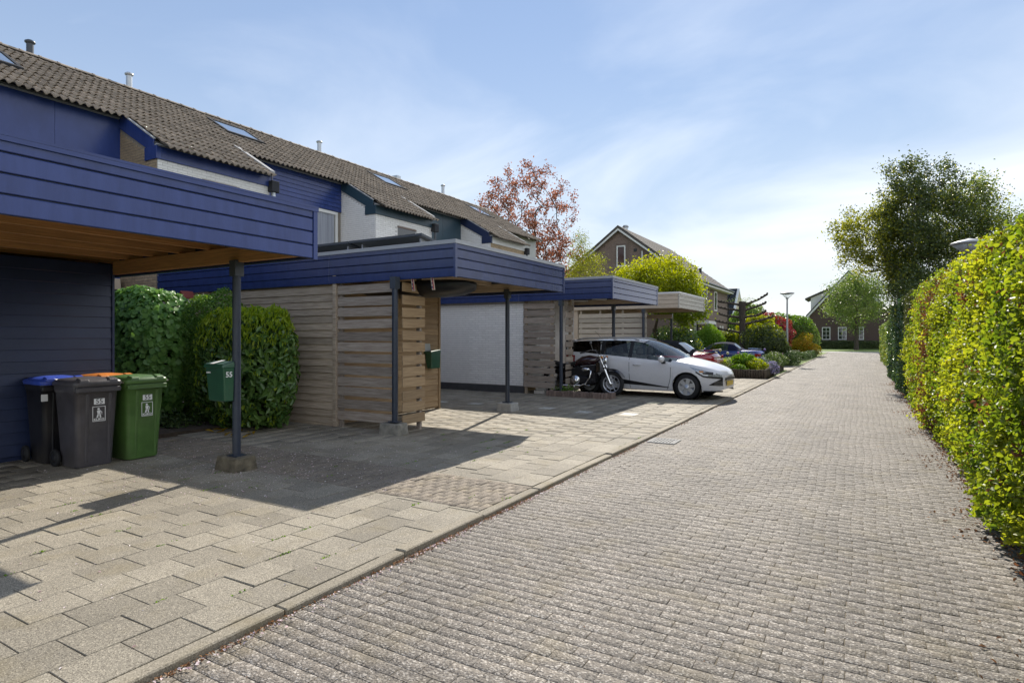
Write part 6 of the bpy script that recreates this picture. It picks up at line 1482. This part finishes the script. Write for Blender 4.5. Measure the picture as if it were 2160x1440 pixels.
for i in range(62): link_mesh('palisade', pk, pl, (-2.98 - .088 * i, 22.95, random.gauss(0, .006)))
for i in range(30): link_mesh('palisade', pk, pl, (-2.98, 23.04 + .088 * i, random.gauss(0, .006)))
MB().box(-8.4, -3.02, 22.99, 29.4, -.05, .25).build('bed_soil', M['soil'], pl)
# ------------------------------------------------------------------ street lamps
lampm = mat('painted_lamp_post', (0.36, 0.355, 0.34), 0.5, var=0.08)
def street_lamp(x, y, h, label, solid):
    T = empty('street_lamp', (x, y, 0), label, 'street lamp', 'street lamps')
    MB().lathe([(.10, 0), (.10, 1.0), (.055, 1.15), (.042, h - .42)], 14).build('post', lampm, T, local=True)
    MB().lathe([(.06, h - .43), (.085, h - .40), (.07, h - .36)], 14).build('neck', lampm, T, local=True)
    MB().lathe([(.075, h - .37), (.345, h - .135)], 28).build('shade_cone' if solid else 'glass_cone', M['alu'] if solid else M['glass'], T, local=True)
    for k in range(3):
        a = k * 2.094 + .3; MB().tube([(.08 * math.cos(a), .08 * math.sin(a), h - .37), (.345 * math.cos(a), .345 * math.sin(a), h - .13)], .010, 6).build('stay', lampm, T, local=True)
    MB().lathe([(.05, h - .19), (.35, h - .145), (.375, h - .125), (.36, h - .10), (.24, h - .055), (.08, h - .02), (.02, h + .0)], 32).build('hood', M['alu'], T, local=True)
    return T
street_lamp(-3.55, 36.2, 4.02, 'slender grey street lamp standing in the garden edge on the left of the road', False)
street_lamp(2.2, 17.6, 3.82, 'street lamp whose metal hood shows above the tall hedge on the right', True)
# ------------------------------------------------------------------ gabled brick house
def gable_roof(H, x0, x1, y0, y1, ze, zr_, m, over=.35, ncourse=None, along='y'):
    xm = (x0 + x1) / 2; sl = (zr_ - ze) / (xm - x0)
    for sg in (1, -1):
        xe = x1 + over if sg > 0 else x0 - over; z_e = ze - sl * over
        pts = [(xm, zr_), (xe, z_e)]
        MB().hexa([(xm, y0 - .25, zr_ + .02), (xe, y0 - .25, z_e + .02), (xe, y1 + .25, z_e + .02), (xm, y1 + .25, zr_ + .02), (xm, y0 - .25, zr_ + .12), (xe, y0 - .25, z_e + .12), (xe, y1 + .25, z_e + .12), (xm, y1 + .25, zr_ + .12)]).build('roof', m, H)
h2 = empty('gabled_house', (-13.6, 43, 0), 'brown brick house with a steep gable behind the yellow-green tree', 'house')
hx0, hx1, hy0, hy1, hze, hzr = -18.1, -9.1, 37.0, 49.0, 5.15, 8.55
MB().prism([(hx0, 0), (hx1, 0), (hx1, hze), ((hx0 + hx1) / 2, hzr - .06), (hx0, hze)], 'y', hy0, hy1).build('wall', M['brownbrick'], h2)
gw2 = MB().box(-14.6, -12.6, hy0 - .0025, hy0 + .003, 6.0, 6.2).build('gable_band', M['mortar'], h2)
brick_field(h2, gw2, M['brownbrick'], (hx0 + .1, hy0, 5.2), (1, 0, 0), 8.8, 3.2, outline=lambda u, z: z + 5.2 < hzr - .25 - abs(u + .1 - 4.5) * (hzr - hze) / 4.5 and not (4.25 < u < 5.0 and .8 < z < 2.35), limit=0)
gable_roof(h2, hx0, hx1, hy0, hy1, hze, hzr, M['roofdark'])
tm = MB()   # courses of flat tiles on the street side
ncs, xm = 18, (hx0 + hx1) / 2; slp = (hzr - hze) / (hx1 - xm); ang = math.atan(slp)
fl_t = block_mesh('roof_tile', M['roofdark'], .36, .98, .03)
ro = [o for o in h2.children if o.name.startswith('roof')][0]
for r in range(16):
    x = xm + .16 + r * .31
    for j in range(12):
        link_mesh('roof_tile', fl_t, ro, (x, hy0 + .28 + j * 1.0, hzr + .135 - (x - xm) * slp + .02), (0, ang - .05, 0))
for sg in (-1, 1):
    e = 4.5 + .3
    MB().prism([((xm), hzr - .16), (xm, hzr - .02), (xm + sg * e, hzr - .02 - e * slp), (xm + sg * e, hzr - .16 - e * slp)], 'y', hy0 - .28, hy0 - .235).build('bargeboard', M['whitepaint'], h2)
    MB().prism([((xm), hzr + .0), (xm, hzr + .17), (xm + sg * e, hzr + .17 - e * slp), (xm + sg * e, hzr + .0 - e * slp)], 'y', hy0 - .30, hy0 - .252).build('verge_tiles', M['roofdark'], h2)
MB().box(hx1 - .0, hx1 + .42, hy0 - .2, hy1 + .2, hze - .31, hze - .20).build('eaves_board', M['whitepaint'], h2)
MB().tube([(hx1 + .45, hy0 - .25, hze - .14), (hx1 + .45, hy1 + .25, hze - .14)], .07, 8).build('gutter', M['darkpipe'], h2)
MB().tube([(hx1 + .42, hy1 - .25, hze - .2), (hx1 + .12, hy1 - .3, hze - .7), (hx1 + .12, hy1 - .3, 0)], .05, 8).build('downpipe', M['blackplastic'], h2)
MB().tube([(hx1 + .10, 41.3, hze - .4), (hx1 + .10, 41.3, 0)], .045, 8).build('downpipe', M['zinc'], h2)
gwn = MB()
for q in ((-13.78, -13.70, 6.05, 7.42), (-13.26, -13.18, 6.05, 7.42), (-13.70, -13.26, 7.34, 7.42), (-13.70, -13.26, 6.05, 6.13)): gwn.box(q[0], q[1], hy0 - .05, hy0 + .01, q[2], q[3])
gwo = gwn.build('window', M['whitepaint'], h2); MB().box(-13.70, -13.26, hy0 - .012, hy0 + .01, 6.13, 7.34).build('pane', mat('red_blind_pane', (0.06, 0.025, 0.022), 0.1), gwo)
MB().box(-12.62, -12.42, hy0 - .04, hy0, 6.95, 7.15).build('vent', M['blackplastic'], h2)
MB().tube([(-12.05, hy0 - .08, 6.0), (-12.05, hy0 - .08, 6.95)], .05, 8).build('vent_pipe', M['whitepaint'], h2)
fl = MB().tube([(-14.0, 39.3, 8.0), (-14.0, 39.3, 9.15)], .17, 12).build('flue_pipe', M['zinc'], h2); MB().lathe([(.2, 9.0), (.22, 9.05), (.2, 9.1)], 14, (-14.0, 39.3, 0)).build('cap', M['alu'], fl)
MB().tube([(-10.4, 45.6, 6.2), (-10.4, 45.6, 6.62)], .1, 8).build('vent_stack', M['blackplastic'], h2)
for a, b, c, d in ((44.0, 44.95, 3.35, 4.75), (40.4, 41.0, 3.3, 4.75), (39.5, 40.1, 3.3, 4.75), (45.9, 46.3, 1.0, 2.3), (46.8, 47.2, 1.0, 2.3), (42.6, 43.0, 1.0, 2.3), (43.5, 43.9, 1.0, 2.3)): window(h2, hx1 + .001, a, b, c, d, .08)
ent = MB().box(hx1 + .002, hx1 + .9, 38.2, 40.4, 0, 2.5).build('porch', M['whitepaint'], h2)
MB().box(hx1 + .9, hx1 + .91, 38.35, 39.2, .3, 2.3).build('pane', M['pane'], ent); MB().box(hx1 + .9, hx1 + .91, 39.4, 40.25, .3, 2.3).build('pane', M['pane'], ent)
MB().box(hx1 + .15, hx1 + .8, 38.19, 38.2, .3, 2.3).build('pane', M['pane'], ent)
# ------------------------------------------------------------------ white house farther on
h3 = empty('white_house', (-16.7, 74.5, 0), 'pale rendered house with a dark slate roof behind the pollarded tree', 'house')
MB().prism([(71, 0), (78, 0), (78, 3.6), (74.5, 7.0), (71, 3.6)], 'x', -21.0, -12.5).build('wall', M['cream'], h3)
for sg in (-1, 1):
    ye = 74.5 + sg * 3.8; ze = 7.05 - 3.8 * (3.4 / 3.5)
    MB().hexa([(-21.2, 74.5, 7.05), (-21.2, ye, ze), (-12.7, ye, ze), (-12.7, 74.5, 7.05), (-21.2, 74.5, 7.22), (-21.2, ye, ze + .17), (-12.7, ye, ze + .17), (-12.7, 74.5, 7.22)]).build('roof', mat('blue_black_slate', (0.03, 0.034, 0.042), 0.95, spec=0.15), h3)
    MB().prism([(74.5, 6.96), (74.5, 7.2), (ye, ze + .16), (ye, ze - .08)], 'x', -12.69, -12.46).build('bargeboard', M['whitepaint'], h3)
for a in (72.2, 73.6, 76.5): window(h3, -12.49, a, a + .7, 2.0, 3.5, .1)
for i in range(3):
    w3 = MB().box(-15.9 + i * 1.0, -15.2 + i * 1.0, 70.95, 71, 2.0, 4.0).build('window', M['whitepaint'], h3); MB().box(-15.82 + i * 1.0, -15.28 + i * 1.0, 70.94, 70.99, 2.1, 3.9).build('pane', M['pane'], w3)
MB().box(-16.5, -11.2, 69.9, 70.98, 0, 1.65).build('lean_to', M['palegrey'], h3); MB().box(-16.6, -11.1, 69.8, 71, 1.66, 1.85).build('lean_to_roof', M['whitepaint'], h3)
# ------------------------------------------------------------------ brick farmhouse at the end of the road
h4 = empty('farmhouse', (-1.4, 90, 0), 'dark brick farmhouse with white sash windows closing the end of the road', 'house')
fx0, fx1, fz, fr, fy = -5.85, 3.1, 4.4, 9.6, 86.0; fm_ = (fx0 + fx1) / 2; fs = (fr - fz) / (fx1 - fm_)
MB().prism([(fx0, 0), (fx1, 0), (fx1, fz), (fm_, fr), (fx0, fz)], 'y', fy, fy + 12).build('wall', mat('dark_farm_brick', (0.105, 0.072, 0.062), 0.9, var=0.15, scale=30, stretch=(1, 1, 3)), h4)
for sg in (-1, 1):
    e = (fx1 - fm_) + .35
    MB().hexa([(fm_, fy - .3, fr + .04), (fm_ + sg * e, fy - .3, fr + .04 - e * fs), (fm_ + sg * e, fy + 12.3, fr + .04 - e * fs), (fm_, fy + 12.3, fr + .04), (fm_, fy - .3, fr + .26), (fm_ + sg * e, fy - .3, fr + .26 - e * fs), (fm_ + sg * e, fy + 12.3, fr + .26 - e * fs), (fm_, fy + 12.3, fr + .26)]).build('roof', M['roofdark'], h4)
    MB().prism([(fm_, fr - .28), (fm_, fr + .02), (fm_ + sg * e, fr + .02 - e * fs), (fm_ + sg * e, fr - .28 - e * fs)], 'y', fy - .34, fy - .31).build('bargeboard', M['whitepaint'], h4)
dm = MB().prism([(-5.7, 5.0), (-3.4, 5.0), (-3.4, 7.6), (-5.7, 6.55)], 'y', fy + .8, fy + 6).build('dormer', M['whitepaint'], h4)
MB().hexa([(-6.35, fy + .5, 6.30), (-2.9, fy + .5, 7.86), (-2.9, fy + 6.2, 7.86), (-6.35, fy + 6.2, 6.30), (-6.35, fy + .5, 6.50), (-2.9, fy + .5, 8.06), (-2.9, fy + 6.2, 8.06), (-6.35, fy + 6.2, 6.50)]).build('dormer_roof', M['roofdark'], h4)
for xw in (-4.36, -2.56, -.68):
    f = MB(); x0, x1, z0, z1, t = xw, xw + .95, 1.12, 2.72, .09
    f.box(x0, x1, fy - .06, fy - .002, z0, z0 + t); f.box(x0, x1, fy - .06, fy - .002, z1 - t, z1); f.box(x0, x0 + t, fy - .06, fy - .002, z0 + t, z1 - t); f.box(x1 - t, x1, fy - .06, fy - .002, z0 + t, z1 - t)
    f.box(x0 + .455, x0 + .495, fy - .05, fy - .002, z0 + t, z1 - t)
    for q in (1, 2): f.box(x0 + t, x1 - t, fy - .045, fy - .002, z0 + (z1 - z0) * q / 3 - .02, z0 + (z1 - z0) * q / 3 + .02)
    wo = f.build('window', M['whitepaint'], h4)
    for ci in (0, 1):
        for ri in range(3): MB().box(x0 + t + ci * .405, x0 + .455 + ci * .405, fy - .02, fy - .003, z0 + t + ri * .49, z0 + t + ri * .49 + .45).build('pane', M['pane'], wo)
    MB().box(x0 - .05, x1 + .05, fy - .09, fy - .001, z0 - .09, z0 - .003).build('sill', M['roofdark'], wo)
MB().tube([(fx0 - .02, fy - .06, 0), (fx0 - .02, fy - .06, 4.3)], .05, 8).build('downpipe', M['whitepaint'], h4)
# birdhouse on a pole between the garden bushes
BX, BY, BZ = -11.48, 6.88, 2.12
bh = empty('birdhouse', (BX, BY, 0), 'small white birdhouse with a reddish roof between the two round garden hedges', 'birdhouse')
MB().tube([(BX, BY, 0), (BX, BY, BZ)], .02, 8).build('pole', M['oldwood'], bh)
MB().prism([(BX - .08, BZ), (BX + .08, BZ), (BX + .08, BZ + .16), (BX, BZ + .25), (BX - .08, BZ + .16)], 'y', BY - .08, BY + .08).build('box_body', M['whitepaint'], bh)
for sg in (-1, 1): MB().prism([(BX, BZ + .255), (BX, BZ + .28), (BX + sg * .12, BZ + .15), (BX + sg * .12, BZ + .125)], 'y', BY - .12, BY + .12).build('roof', mat('birdhouse_red', (0.22, 0.05, 0.04), 0.7), bh)
MB().lathe([(.0, -.002), (.022, -.002), (.022, .002)], 12, (BX, BY - .083, BZ + .12), axis='y').build('entrance', M['black_print'], bh)
